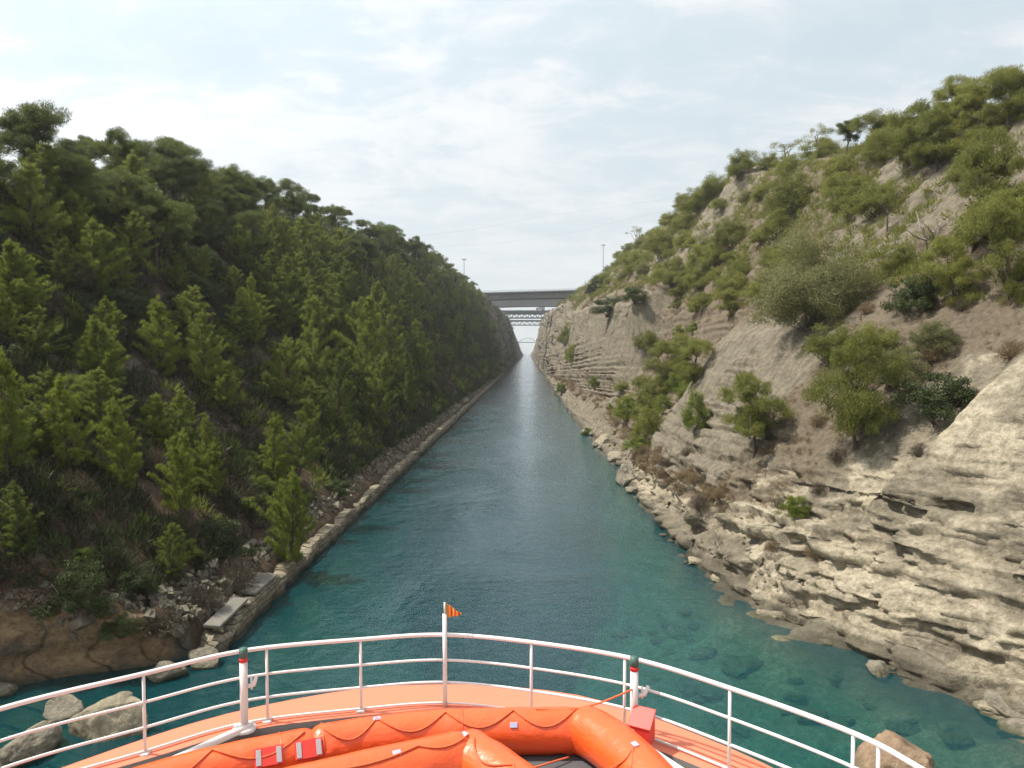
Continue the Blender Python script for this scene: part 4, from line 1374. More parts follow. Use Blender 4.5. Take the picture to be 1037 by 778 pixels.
rubble('rubble', 'heap of broken stones at the near end of the left quay', 'L', 520, (31.5, 41), (3.6, 5.0), .13, M_BOULD_G, 61)
rubble('rubble', 'broken stones strewn along the left waterside strip', 'L', 1500, (40, 330), (4.1, 4.95), .12, M_BOULD_G, 62)
rubble('rubble', 'loose pale stones on the ledge of the right bank', 'R', 900, (40, 200), (3.9, 5.0), .075, M_BOULD_C, 63)

# left quay wall of rough courses
def masonry():
    m, t = mat('quay_masonry')
    oc = t.n('ShaderNodeTexCoord').outputs['Object']
    sp = t.n('ShaderNodeSeparateXYZ', {0: oc})
    wv = t.n('ShaderNodeCombineXYZ', {0: t.math('ADD', sp.outputs[1], t.math('MULTIPLY', t.noise(oc, .8, 3, .5), .5)), 1: t.math('ADD', sp.outputs[2], t.math('MULTIPLY', t.noise(oc, .5, 3, .5), .3)), 2: sp.outputs[0]}).outputs[0]
    br = t.n('ShaderNodeTexBrick', {'Vector': wv, 'Color1': (.20, .165, .115, 1), 'Color2': (.33, .285, .21, 1), 'Mortar': (.06, .05, .035, 1), 'Scale': 1.0, 'Mortar Size': .022, 'Mortar Smooth': .5, 'Bias': 0, 'Brick Width': .55, 'Row Height': .27})
    n = t.noise(oc, 3.5, 9, .72)
    c = t.mix(t.ramp(n, [(.38, 0.0), (.62, .75)]), br.outputs['Color'], (.085, .072, .05))
    wet = t.ramp(t.math('ADD', sp.outputs[2], t.math('MULTIPLY', n, .5)), [(.40, 1.0), (.72, 0.0)])
    c = t.mix(t.math('MULTIPLY', wet, .8), c, (.03, .028, .017))
    h = t.math('SUBTRACT', t.math('MULTIPLY', n, .9), t.math('MULTIPLY', br.outputs['Fac'], .5))
    b = t.n('ShaderNodeBump', {'Height': h, 'Strength': .9, 'Distance': .12}).outputs[0]
    out(t, t.n('ShaderNodeBsdfPrincipled', {'Base Color': c, 'Roughness': .9, 'Specular IOR Level': .2, 'Normal': b}).outputs[0])
    return m


M_QUAY = masonry()
yq = [33.6]
while yq[-1] < 470:
    yq.append(yq[-1] + max(.16, yq[-1] * .004))
yq = np.array(yq)
prof = []
for zz in np.linspace(-1.5, .98, 20):
    prof.append((-14.05 - .12 * (zz + 1.5), zz))
for xx in np.linspace(-14.5, -15.5, 7):
    prof.append((xx, 1.05))
prof.append((-15.6, .2))
prof = np.array(prof)
Xq = np.repeat(prof[None, :, 0], len(yq), 0) + .0
Zq = np.repeat(prof[None, :, 1], len(yq), 0) + .0
Yq = np.repeat(yq[:, None], len(prof), 1)
nq = fbm(Xq * .9, Yq * .9, Zq * 1.6, 4, 801)
nl = fbm(Xq * .1, Yq * .12, Zq * .1, 3, 805)
Xq = Xq + nq * .26 + nl * .25
Zq = Zq + (Zq > .2) * (nl * .28 + nq * .2)
bite = np.maximum(0, fbm(Xq * 0, Yq * .45, Zq * 0, 4, 811) - .1)
crumble = np.clip((37.5 - Yq) / 3.0, 0, 1) * (.7 + .6 * nq)
Zq = np.where(Zq > 0, Zq * (1 - np.clip(crumble, 0, .8)), Zq)
Zq = Zq - bite * .9 * (Zq > .7)
grid = np.stack([Xq, Yq, Zq], -1)
ii = np.arange(grid.shape[0] * grid.shape[1]).reshape(grid.shape[:2])
fq_ = np.stack([ii[:-1, :-1], ii[:-1, 1:], ii[1:, 1:], ii[1:, :-1]], -1).reshape(-1, 4)
end = ii[0][None, :]
fe = [np.concatenate([ii[0, ::-1]])[None, :]]
o = link('quay_wall', mesh_arrays('quay_wall', grid.reshape(-1, 3), [fq_, fe[0]], True), M_QUAY)
tag(o, 'long low quay wall of rough stone courses along the left water edge', 'quay wall')

M_CONC = simple('weathered_concrete', (.15, .138, .115), .9, var=.45, scale=2.5, bump=.5)
for (x, y, L, wd, rz, lab) in ((-14.75, 36.6, 3.8, .8, .02, 'long grey concrete slab capping the near end of the left quay wall'),
                               (-14.9, 41.2, 3.2, 1.1, -.03, 'short grey concrete slab on the left quay wall beside the lone green pine')):
    b = MB()
    b.box((0, 0, 0), (wd, L, .16), bevel=.03)
    o = b.build('concrete_slab', M_CONC, loc=(x, y, 1.22))
    o.rotation_euler = (.02, .09, rz)
    tag(o, lab, 'slab')

# bridges
M_GIRDER = simple('bridge_concrete', (.15, .15, .15), .8, var=.18, scale=.3)
M_GIRDER2 = simple('bridge_concrete_pale', (.25, .25, .25), .8, var=.15, scale=.3)
M_STEEL = simple('bridge_steel', (.10, .105, .11), .55, var=.2, scale=.4)
M_STEEL2 = simple('bridge_steel_pale', (.20, .215, .225), .55, var=.2, scale=.4)


def prism_xz(mb, poly_top, poly_bot, y0, y1):
    """strip in XZ given by top and bottom lines, extruded along Y"""
    n = len(poly_top)
    v = []
    for y in (y0, y1):
        for (x, z) in poly_top:
            v.append((x, y, z))
        for (x, z) in poly_bot:
            v.append((x, y, z))
    f = []
    for i in range(n - 1):
        f += [(i, n + i, n + i + 1, i + 1), (2 * n + i, 2 * n + i + 1, 3 * n + i + 1, 3 * n + i),
              (i, i + 1, 2 * n + i + 1, 2 * n + i), (n + i, 3 * n + i, 3 * n + i + 1, n + i + 1)]
    f += [(0, 2 * n, 3 * n, n), (n - 1, 2 * n - 1, 4 * n - 1, 3 * n - 1)]
    mb.add(v, f)


def girder_bridge(name, Y, x0, x1, zl, zr, dmid, dend, wy, label, m):
    root = thing(name, label, 'bridge', (0, Y, 0))
    xs = np.linspace(x0, x1, 25)
    top = [(x, zl + (zr - zl) * (x - x0) / (x1 - x0)) for x in xs]
    u = np.abs((xs - (x0 + x1) / 2) / ((x1 - x0) / 2))
    bot = [(x, z - dmid - (dend - dmid) * uu ** 2) for (x, z), uu in zip(top, u)]
    b = MB(); prism_xz(b, [(x, z - .9) for x, z in top], [(x, z) for x, z in bot], -wy / 2 + 1.2, wy / 2 - 1.2)
    b.build('girder', m, root)
    b = MB(); prism_xz(b, top, [(x, z - .88) for x, z in top], -wy / 2, wy / 2)
    b.build('deck', M_GIRDER, root)
    for s in (-1, 1):
        b = MB()
        for x in np.arange(x0 + 1, x1 - 1, 2.0):
            z = zl + (zr - zl) * (x - x0) / (x1 - x0)
            b.box((x, s * (wy / 2 - .2), z + .55), (.12, .12, 1.1))
        for hz in (.5, 1.12):
            b.tube([(x0 + .5, s * (wy / 2 - .2), zl + hz), (x1 - .5, s * (wy / 2 - .2), zr + hz)], .06, 6)
        b.build('railing', M_STEEL2, root)
    for x in (x0 + 1.5, x1 - 1.5):
        z = zl if x < 0 else zr
        b = MB(); b.box((x, 0, z - dend - 4.2), (4, wy - 1, 8.0), bevel=.1)
        b.build('abutment', m, root)
    return root


girder_bridge('road_bridge', 500, -46, 46, 51.9, 54.3, 4.4, 5.4, 12, 'dark concrete girder bridge crossing the canal, nearest and highest of the bridges', M_GIRDER)
girder_bridge('road_bridge', 560, -42, 44, 52.9, 54.0, 6.4, 7.4, 11, 'paler concrete girder bridge close behind the dark one', M_GIRDER2)


def truss_bridge(Y, x0, x1, z0, z1, deck, wy, m, label):
    root = thing('truss_bridge', label, 'bridge', (0, Y, 0))
    if deck > .5:
        b = MB(); b.box(((x0 + x1) / 2, 0, z1 + deck / 2), (x1 - x0, wy + 1.5, deck), bevel=.05)
        b.build('deck', m, root)
    for s in (-1, 1):
        b = MB()
        y = s * wy / 2
        b.box(((x0 + x1) / 2, y, z1 - .45), (x1 - x0, .5, .85))
        b.box(((x0 + x1) / 2, y, z0 + .45), (x1 - x0, .5, .85))
        n = max(6, int((x1 - x0) / (z1 - z0)))
        st = (x1 - x0) / n
        for i in range(n):
            xa = x0 + i * st
            b.tube([(xa, y, z0 + .5), (xa + st / 2, y, z1 - .5)], .26, 6)
            b.tube([(xa + st / 2, y, z1 - .5), (xa + st, y, z0 + .5)], .26, 6)
        b.build('truss', m, root)
    b = MB(); b.box(((x0 + x1) / 2, 0, z0 + .2), (x1 - x0, wy - .6, .3))
    b.build('bracing', m, root)
    return root


truss_bridge(700, -24, 24, 44.6, 49.3, 2.6, 9, M_STEEL, 'dark steel truss bridge with a deep deck beyond the concrete bridges')
truss_bridge(800, -24, 24, 41.6, 46.6, .8, 7, M_STEEL2, 'pale steel truss bridge showing under the dark truss bridge')
root = thing('arch_bridge', 'faint far bridge with a low arch over its deck, farthest along the canal', 'bridge', (0, 1400, 0))
b = MB(); b.box((1.0, 0, 31.4), (40, 8, 1.2), bevel=.05); b.build('deck', M_STEEL2, root)
for s in (-1, 1):
    b = MB()
    xs = np.linspace(-16, 18, 21)
    b.tube([(x, s * 3.6, 32 + 7.6 * (1 - ((x - 1) / 17) ** 2)) for x in xs], .42, 6)
    for x in xs[2:-2:2]:
        b.tube([(x, s * 3.6, 32), (x, s * 3.6, 32 + 7.6 * (1 - ((x - 1) / 17) ** 2))], .10, 5)
    b.build('arch', M_STEEL2, root)

# lorry on the truss bridge
M_LORRY = simple('lorry_box', (.33, .33, .33), .6)
M_CAB = simple('lorry_cab', (.20, .21, .23), .5)
M_TYRE = simple('tyre_rubber', (.02, .02, .02), .9)
M_GLASS = simple('dark_glass', (.02, .025, .03), .1)
tr = thing('lorry', 'small grey box lorry crossing the dark truss bridge', 'lorry', (12.4, 697.5, 51.9))
b = MB(); b.box((.7, 0, 1.95), (6.0, 2.4, 2.3), bevel=.06); b.build('cargo_box', M_LORRY, tr)
b = MB(); b.box((-3.35, 0, 1.55), (1.7, 2.3, 1.9), bevel=.18); cb = b.build('cab', M_CAB, tr)
b = MB(); b.box((-4.21, 0, 1.95), (.04, 1.9, .7)); b.build('windscreen', M_GLASS, cb)
b = MB(); b.box((-.2, 0, .66), (7.6, 1.0, .24)); b.build('chassis', M_TYRE, tr)
for wx in (-3.2, 1.6, 2.8):
    for s in (-1, 1):
        b = MB(); b.tube([(wx, s * .85, .5), (wx, s * 1.15, .5)], .5, 14); b.build('wheel', M_TYRE, tr)

# masts, poles, cables
M_MAST = simple('galvanised_mast', (.32, .33, .34), .5, var=.1)
for X, Y, ztop, lab in ((-43, 520, 77.5, 'tall thin lighting mast left of the concrete bridge against the sky'),
                        (51.5, 520, 87, 'tall thin lighting mast right of the concrete bridge against the sky')):
    gz = ground_z(X, Y)
    r_ = thing('lighting_mast', lab, 'light mast', (X, Y, gz))
    H = ztop - gz
    b = MB(); b.tube([(0, 0, -1), (0, 0, H)], [.34, .2], 10); b.build('pole', M_MAST, r_)
    b = MB(); b.tube([(math.cos(a) * 1.1, math.sin(a) * 1.1, H - .5) for a in np.linspace(0, 6.28, 17)[:-1]], .12, 6, closed=True)
    for a in np.linspace(0, 6.28, 5)[:-1]:
        b.tube([(0, 0, H - .5), (1.1 * math.cos(a), 1.1 * math.sin(a), H - .5)], .07, 5)
    hd = b.build('head_ring', M_MAST, r_)
    for a in np.linspace(0, 6.28, 9)[:-1]:
        b = MB(); b.box((1.4 * math.cos(a), 1.4 * math.sin(a), H - .75), (.55, .42, .35), rz=a, bevel=.05); b.build('floodlight', M_CAB, hd)
M_WOOD = simple('old_timber', (.09, .07, .05), .9, var=.3)
for X, Y, H, arm, lab in ((44.2, 400, 8.6, True, 'small timber pole with a crossarm on the right ridge above the bridge'), (-44.6, 112, 6.4, False, 'thin bare post on the left skyline between two round pines')):
    r_ = thing('utility_pole', lab, 'pole', (X, Y, ground_z(X, Y)))
    b = MB(); b.tube([(0, 0, -.8), (0, 0, H)], [.15, .10], 8); b.build('pole', M_WOOD, r_)
    if arm:
        b = MB(); b.box((0, 0, H - .6), (2.2, .14, .16)); ca = b.build('crossarm', M_WOOD, r_)
        for x in (-.95, 0, .95):
            b = MB(); b.tube([(x, 0, H - .52), (x, 0, H - .2)], .07, 6); b.build('insulator', M_MAST, ca)
M_CABLE = simple('cable', (.12, .12, .13), .6)
for pts, lab in (([(330, 250), (475, 233), (545, 220), (667, 203), (740, 188)], 'upper of two faint power cables crossing the sky over the bridges'),
                 ([(330, 256), (440, 250), (508, 246), (591, 233), (636, 222), (740, 200)], 'lower of two faint power cables crossing the sky over the bridges')):
    q = spline([aty(px, py, 430) for px, py in pts], 8)
    b = MB(); b.tube(q, .022, 5)
    tag(b.build('power_cable', M_CABLE), lab, 'cable')

# dead wood on the slopes
b = MB()
rr = np.random.default_rng(5)
P0 = surf(938, 240, 'R')
dirs = [(-.9, -.3, .25), (.5, -.4, .75), (-.3, .2, .9), (.8, .3, .4), (-.6, -.5, .6), (.1, -.8, .4)]
for d in dirs:
    L = rr.uniform(1.1, 2.5)
    limb(b, (0, 0, -.2), np.array(d) * L, .09, .02, rr, .05)
    for _ in range(3):
        limb(b, np.array(d) * L * .6, np.array(d) * L * .6 + rr.normal(0, .6, 3) + np.array([0, 0, .3]), .03, .008, rr, 0)
tag(b.build('dead_tree', M_DEADWOOD, None, True, loc=tuple(P0)), 'pale dead tree lying with splayed limbs on bare rock of the right slope', 'dead tree')
b = MB()
P0 = surf(983, 252, 'R')
b.tube([(0, 0, -.5), (.05, 0, 1.2), (-.05, .05, 2.6), (-.35, .1, 3.4)], [.17, .15, .12, .07], 7)
b.tube([(-.05, .05, 2.5), (-.5, 0, 2.9), (-.75, 0, 2.95)], [.09, .06, .03], 6)
tag(b.build('tree_stump', M_BARK, None, True, loc=tuple(P0)), 'dark broken tree trunk standing upright among olive pines on the right slope', 'tree trunk')
b = MB()
P0 = surf(80, 648, 'L')
b.tube([(0, 0, 0), (-.15, -.1, .8), (-.5, -.1, 1.7), (-1.1, -.2, 2.6)], [.035, .03, .022, .01], 5)
b.tube([(-.5, -.1, 1.7), (-.45, -.3, 2.3)], [.015, .006], 5)
tag(b.build('bare_branch', M_DEADWOOD, None, True, loc=tuple(P0)), 'pale bare branch sticking out of the shrubs above the left rock face', 'branch')

# ------------------------------------------------------------------ the ship's bow in the foreground
DECK, RIM, RAIL = 9.03, 9.14, 10.13


def fx(p, z=None):
    """measured bow point -> place on the ship (height kept)"""
    x, y = p[0], p[1]
    zz = p[2] if z is None else z
    k = min(1.0, max(0.0, (y - 2.5) / 2.0))
    if k > 0:
        q = atz(533.8 + F * x / y, 356.5 + F * (CAM_Z - zz) / y, zz)
        x, y = x + (q[0] - x) * k, y + (q[1] - y) * k
    return (x, y) if z is not None else (x, y, zz)


def paint(name, col, rough=.45, var=.06, dirt=.25, bump=.05):
    m, t = mat(name)
    oc = t.n('ShaderNodeTexCoord').outputs['Object']
    n = t.noise(oc, 1.7, 7, .65); n2 = t.noise(oc, 14, 5, .7)
    c = t.mix(n, tuple(x * (1 - var) for x in col), tuple(min(1, x * (1 + var)) for x in col))
    c = t.mix(t.ramp(t.math('ADD', t.math('MULTIPLY', n, .5), t.math('MULTIPLY', n2, .5)), [(.52, 0.0), (.68, dirt)]), c, tuple(x * .55 for x in col))
    b = t.n('ShaderNodeBump', {'Height': n2, 'Strength': bump, 'Distance': .02}).outputs[0]
    out(t, t.n('ShaderNodeBsdfPrincipled', {'Base Color': c, 'Roughness': rough, 'Normal': b}).outputs[0])
    return m


M_ORANGE = paint('orange_deck_paint', (.72, .185, .10), .55, .05, .12)
M_WHITE = paint('white_paint', (.70, .665, .645), .4, .04, .2)
M_GREYD = paint('grey_deck_paint', (.30, .32, .30), .7, .1, .3)
M_COAMING_SHADE = paint('coaming_shade_grey', (.17, .165, .16), .7, .1, .3)  # coaming grey, darkened to carry the shadow along the rim's inner edge
M_GREEN = paint('green_cap', (.05, .11, .09), .5)
M_RED = paint('red_band', (.55, .02, .02), .45)
M_STEELB = simple('ship_steel', (.45, .45, .46), .35, .8)


def pvc():
    m, t = mat('orange_raft_fabric')
    oc = t.n('ShaderNodeTexCoord').outputs['Object']
    n = t.noise(oc, 1.2, 5, .6); n2 = t.noise(t.mapping(oc, (1, 1, 2)), 5.5, 5, .6, .8)
    c = t.mix(n, (.74, .075, .012), (.86, .125, .022))
    b = t.n('ShaderNodeBump', {'Height': n2, 'Strength': .35, 'Distance': .045}).outputs[0]
    out(t, t.n('ShaderNodeBsdfPrincipled', {'Base Color': c, 'Roughness': .34, 'Normal': b, 'Coat Weight': .25, 'Coat Roughness': .2}).outputs[0])
    return m


M_PVC = pvc()
M_ROPE = simple('orange_rope', (.62, .12, .04), .8, var=.2, scale=40)
M_PATCHR = paint('red_panel', (.72, .05, .035), .5)
M_REFL = paint('reflective_strip', (.42, .43, .45), .3)
M_BADGE = simple('pale_badge', (.36, .36, .50), .5, var=.4, scale=30)

outer = spline([fx(p_, RIM) for p_ in [(-10.6, -40), (-10.4, -14), (-9.6, -2), (-8.3, 4), (-7.35, 6.2), (-6.4, 7.75), (-5.3, 9.1), (-4.1, 10.22), (-2.55, 10.98), (-1.2, 11.16), (.05, 11.02), (.98, 10.68), (1.9, 9.95), (2.92, 8.88), (3.85, 7.4), (4.7, 5.6), (5.7, 3), (6.8, -2), (7.6, -14), (7.8, -40)]], 10)
railp = spline([fx(p_, RAIL) for p_ in [(-9.9, -40), (-9.7, -14), (-8.9, -2), (-7.9, 3.2), (-7.1, 5.6), (-6.55, 6.9), (-5.73, 8.22), (-4.63, 9.13), (-3.64, 9.86), (-2.22, 10.24), (-1.13, 10.4), (.04, 10.14), (1.32, 9.6), (2.31, 8.77), (3.3, 7.73), (3.68, 7.0), (4.2, 5.6), (5.0, 3.0), (6.1, -2), (6.9, -14), (7.1, -40)]], 10)


def resample(p, n):
    d = np.concatenate([[0], np.cumsum(np.linalg.norm(np.diff(p, axis=0), axis=1))])
    t = np.linspace(0, d[-1], n)
    return np.stack([np.interp(t, d, p[:, k]) for k in range(p.shape[1])], 1)


def at_len(p, x_or_pt):
    k = np.argmin(np.linalg.norm(p - np.array(x_or_pt), axis=1))
    return p[k]


NB = 240
# denser near the bow: drop the long straight sides to fewer points
oo, rl = resample(outer, NB), resample(railp, NB)
ship = thing('ship', 'orange and white bow of the ship with curved white railing in the foreground', 'ship', (-1.4, 0, 0))
SX = np.array([1.4, 0, 0])


def sp_(p, z):
    return np.concatenate([p, np.full((len(p), 1), z)], 1) + SX


def strip(mb, A, B):
    n = len(A)
    i = np.arange(n - 1)
    mb.add(np.concatenate([A, B]), np.stack([i, i + 1, n + i + 1, n + i], 1))


inn = rl + (np.array([-1.4, 6.0]) - rl) * (.14 / np.maximum(1, np.linalg.norm(np.array([-1.4, 6.0]) - rl, axis=1)))[:, None]
b = MB()
mid = (oo * .5 + inn * .5)
strip(b, sp_(inn, RIM), sp_(mid, RIM + .02)); strip(b, sp_(mid, RIM + .02), sp_(oo, RIM - .02))
b.build('bow_rim', M_ORANGE, ship, True)
b = MB()
strip(b, sp_(oo, RIM - .02), sp_(oo, RIM - .35))
low = np.stack([-1.4 + (oo[:, 0] + 1.4) * .97, oo[:, 1] - .2], 1)
wl = np.stack([-1.4 + (oo[:, 0] + 1.4) * .80, np.where(oo[:, 1] > 0, oo[:, 1] * .80, oo[:, 1])], 1)
kl = np.stack([-1.4 + (oo[:, 0] + 1.4) * .70, np.where(oo[:, 1] > 0, oo[:, 1] * .72, oo[:, 1])], 1)
strip(b, sp_(oo, RIM - .35), sp_(low, 7.2)); strip(b, sp_(low, 7.2), sp_(wl, .8)); strip(b, sp_(wl, .8), sp_(kl, -4.5))
b.build('hull', M_ORANGE, ship, True)
b = MB()
strip(b, sp_(inn, DECK - .01), sp_(inn, RIM))
b.build('coaming', M_COAMING_SHADE, ship, True)
# inner deck
b = MB()
n = len(inn)
half = n // 2
A, B = inn[:half], inn[::-1][:half]
strip(b, sp_(A, DECK), sp_(B, DECK))
b.build('deck', M_GREYD, ship)
# light gutter strip just inside the rim
in2 = inn + (np.array([-1.4, 5.0]) - inn) * (.30 / np.maximum(1, np.linalg.norm(np.array([-1.4, 5.0]) - inn, axis=1)))[:, None]
in3 = inn + (np.array([-1.4, 5.0]) - inn) * (.08 / np.maximum(1, np.linalg.norm(np.array([-1.4, 5.0]) - inn, axis=1)))[:, None]
b = MB(); strip(b, sp_(in3, DECK + .006), sp_(in2, DECK + .006))
b.build('waterway', paint('pale_waterway', (.55, .56, .50), .6, .08, .3), ship)

# railing
rail = resample(railp, 1600)
b = MB(); b.tube(sp_(rail, RAIL), .028, 10)
railing = b.build('railing', M_WHITE, ship, True)
for z, r_ in ((DECK + .75, .019), (DECK + .44, .019), (DECK + .15, .016)):
    b = MB(); b.tube(sp_(rail, z), r_, 8)
    b.build('rail', M_WHITE, railing, True)
for (x, y) in ((-7.6, 4.4), (-6.7, 6.6), (-5.72, 8.22), (-4.63, 9.13), (-3.42, 9.95), (-2.22, 10.24), (.04, 10.14), (1.22, 9.66), (2.31, 8.77), (3.3, 7.73), (3.42, 7.5), (4.1, 5.8)):
    p = at_len(rail, fx((x, y), RAIL))
    b = MB(); b.tube([(p[0], p[1], DECK) + SX * 1, (p[0], p[1], RAIL - .02) + SX * 1], .02, 8)
    b.box(np.array([p[0], p[1], RIM + .012]) + SX, (.11, .11, .03), bevel=.006)
    b.build('stanchion', M_WHITE, railing, True)
# jackstaff with pennant
p = at_len(rail, fx((-1.13, 10.4), RAIL))
b = MB(); b.tube([np.array([p[0], p[1] - .03, DECK]) + SX, np.array([p[0], p[1] - .03, RAIL + .30]) + SX], .031, 10)
b.tube([np.array([p[0], p[1] - .03, RAIL + .29]) + SX, np.array([p[0], p[1] - .03, RAIL + .46]) + SX], .014, 6)
b.build('jackstaff', M_WHITE, ship, True)
def pennant_mat():
    m, t = mat('striped_pennant')
    oc = t.n('ShaderNodeTexCoord').outputs['Object']
    sx = t.n('ShaderNodeSeparateXYZ', {0: oc}).outputs[0]
    f = t.math('PINGPONG', t.math('MULTIPLY', sx, 1 / .026), 1.0)
    c = t.mix(t.ramp(f, [(.0, 0.0), (.5, 1.0)], 'CONSTANT'), (.72, .36, .05), (.58, .04, .025))
    c = t.mix(t.ramp(sx, [(0, 0), (.03, 1)], 'CONSTANT'), (.32, .24, .07), c)
    out(t, t.n('ShaderNodeBsdfPrincipled', {'Base Color': c, 'Roughness': .8}).outputs[0])
    return m


b = MB()
nx = 14
v = []
for sy in (-.004, .004):
    for i in range(nx):
        f = i / (nx - 1)
        yy = .03 * math.sin(f * 7) * f
        hh = .098 * (1 - f) + .006
        zc = -.05 * f
        v += [(f * .215, yy + sy, zc - hh), (f * .215, yy + sy, zc + hh)]
f4 = []
for i in range(nx - 1):
    a = 2 * i; c_ = 2 * nx + 2 * i
    f4 += [(a, a + 2, a + 3, a + 1), (c_, c_ + 1, c_ + 3, c_ + 2), (a, c_, c_ + 2, a + 2), (a + 1, a + 3, c_ + 3, c_ + 1)]
f4 += [(0, 1, 2 * nx + 1, 2 * nx), (2 * nx - 2, 4 * nx - 2, 4 * nx - 1, 2 * nx - 1)]
b.add(v, f4)
o = b.build('pennant', pennant_mat(), None, False, (p[0] + .014, p[1] - .03, RAIL + .35))
tag(o, 'small red and yellow striped pennant at the top of the bow staff', 'flag')


def vent(x, y, side):
    x, y = fx((x, y), DECK + .6)
    q = np.array([x, y, 0]) + SX
    b = MB(); b.tube([q + (0, 0, DECK + .16), q + (0, 0, RAIL - .08)], .05, 14)
    vp = b.build('vent_pipe', M_WHITE, ship, True)
    b = MB(); b.tube([q + (0, 0, RAIL - .08), q + (0, 0, RAIL - .03)], .054, 14); b.build('band', M_RED, vp, True)
    b = MB(); b.tube([q + (0, 0, RAIL - .03), q + (0, 0, RAIL + .09)], .054, 14); b.build('cap', M_GREEN, vp, True)
    b = MB(); b.tube([q + (0, 0, DECK + .13), q + (0, 0, DECK + .17)], .145, 18); b.build('flange', M_WHITE, vp, True)
    b = MB(); b.tube([q + (.05, 0, DECK + .70), q + (.13, .0, DECK + .72), q + (.17 * 1, -.02, DECK + .83)], [.03, .03, .022], 8)
    b.tube([q + (.10, 0, DECK + .66), q + (.10, 0, DECK + .82)], .014, 6)
    b.build('valve', M_WHITE, vp, True)
    # the pipe bends at deck height and runs aft along the railing
    base = [(x, y - .04), (x + side * .06, y - .30)]
    k = np.argmin(np.linalg.norm(inn - np.array([x, y]), axis=1))
    dist = .42
    runs = []
    step = 1 if side > 0 else -1
    kk = k + step * 3
    while 0 < kk < len(inn) - 1 and inn[kk][1] > -2:
        c_ = inn[kk]
        nrm = unit(np.array([-1.4, 4.0]) - c_)
        runs.append(c_ + nrm * dist)
        kk += step * 3
    pts = [(x, y, DECK + .13), (x, y - .02, DECK + .04)] + [(a[0], a[1], DECK + .17) for a in runs]
    pts = [np.array(pts[0]), np.array([x, y - .06, DECK + .17]) * [1, 1, 1]] + [np.array(q_) for q_ in pts[2:]]
    sm = spline(pts, 6) + SX
    b = MB(); b.tube(sm, .047, 12)
    dp = b.build('deck_pipe', M_WHITE, ship, True)
    for a in runs[1::3]:
        b = MB(); b.box(np.array([a[0], a[1], DECK + .12]) + SX, (.05, .05, .24), bevel=.005)
        b.box(np.array([a[0], a[1], DECK + .245]) + SX, (.15, .05, .02))
        b.build('bracket', M_STEELB, dp)


vent(-3.62, 9.72, -1)
vent(1.33, 9.45, 1)

# ------------------------------------------------------------------ inflated raft on the bow
raft = thing('life_raft', 'inflated orange life raft with thick tubes lying on the bow deck', 'life raft', (-1.4, 8.3, DECK))
RO = np.array([1.4, -8.3, -DECK])


def rtube(pts, rad, seed, wr=.012, name='buoyancy_tube'):
    P = resample(spline([fx(p_) for p_ in pts], 16), 90)
    L = np.linspace(0, 1, 90)
    r0 = np.full(90, rad)
    e = np.minimum(L, 1 - L) * 90 * .02
    r0 = r0 * np.sqrt(np.clip(1 - (1 - np.clip(e / .10, 0, 1)) ** 2, 0.02, 1))
    b = MB(); b.tube(P + RO, r0, 40)
    v = b.v[0]
    C_ = np.repeat(P + RO, 40, 0)
    q = v[:3600] - C_
    nz = fbm(v[:3600, 0] * 5, v[:3600, 1] * 5, v[:3600, 2] * 3, 3, seed)
    kink = np.repeat(np.exp(-(np.minimum(L, 1 - L) / .12) ** 2), 40)
    ln = np.repeat(L, 40); th = np.tile(np.arange(40) / 40 * 6.283, 90)
    wrk = np.sin(th * 5 + nz * 3 + seed) * .5 + nz
    v[:3600] = C_ + q * (1 + nz * .018 + kink * wrk * .06)[:, None]
    o_ = b.build(name, M_PVC, raft, True)
    return P, rad


zc = DECK + .275
t1 = rtube([(-5.6, 6.2, zc), (-4.9, 7.25, zc), (-4.2, 8.02, zc), (-3.4, 8.55, zc), (-2.4, 8.98, zc)], .268, 3)
t2 = rtube([(-2.6, 8.92, zc + .01), (-1.9, 9.14, zc + .02), (-.9, 9.34, zc + .02), (.80, 9.40, zc + .02)], .272, 5)
t3 = rtube([(.60, 9.50, zc + .03), (.95, 9.02, zc + .06), (1.32, 8.2, zc + .05), (1.62, 7.2, zc), (1.7, 6.0, zc)], .295, 8)
t4 = rtube([(-4.8, 6.5, DECK + .36), (-3.6, 7.18, DECK + .40), (-2.35, 7.76, DECK + .44), (-.55, 8.52, DECK + .47)], .285, 11)
t5 = rtube([(-.78, 8.62, DECK + .47), (-.38, 8.2, DECK + .46), (.06, 7.68, DECK + .43), (.7, 6.9, DECK + .4), (1.3, 6.0, DECK + .36)], .275, 14)
b = MB()
fl = np.array([(-5.3, 6.2), (-4.2, 7.9), (-2.5, 8.9), (.75, 9.3), (1.5, 7.6), (1.6, 6.0)])
fl = np.array([fx(p_, DECK) for p_ in fl])
b.add(np.concatenate([np.concatenate([fl, np.full((6, 1), DECK + z)], 1) for z in (.02, .07)]) + RO,
      [(6, 7, 10, 11), (7, 8, 9, 10), (0, 1, 7, 6), (1, 2, 8, 7), (2, 3, 9, 8), (3, 4, 10, 9), (4, 5, 11, 10), (5, 0, 6, 11)])
b.build('raft_floor', paint('dark_floor_fabric', (.075, .075, .08), .7, .15, .3), raft)


def on_tube(tb, s, th):
    """point on a tube; th = 0 faces the camera side, 90 degrees is the top"""
    P, r_ = tb
    i = s * (len(P) - 1)
    k = int(min(i, len(P) - 2)); f = i - k
    c_ = P[k] * (1 - f) + P[k + 1] * f
    T = unit(P[k + 1] - P[k])
    side_ = unit(np.cross(T, np.array([0, 0, 1.0])))
    if side_[1] > 0 and abs(side_[1]) > .15:
        side_ = -side_
    n_ = math.cos(th) * side_ + math.sin(th) * np.array([0, 0, 1.0])
    return c_ + n_ * (r_ + .012), n_, T


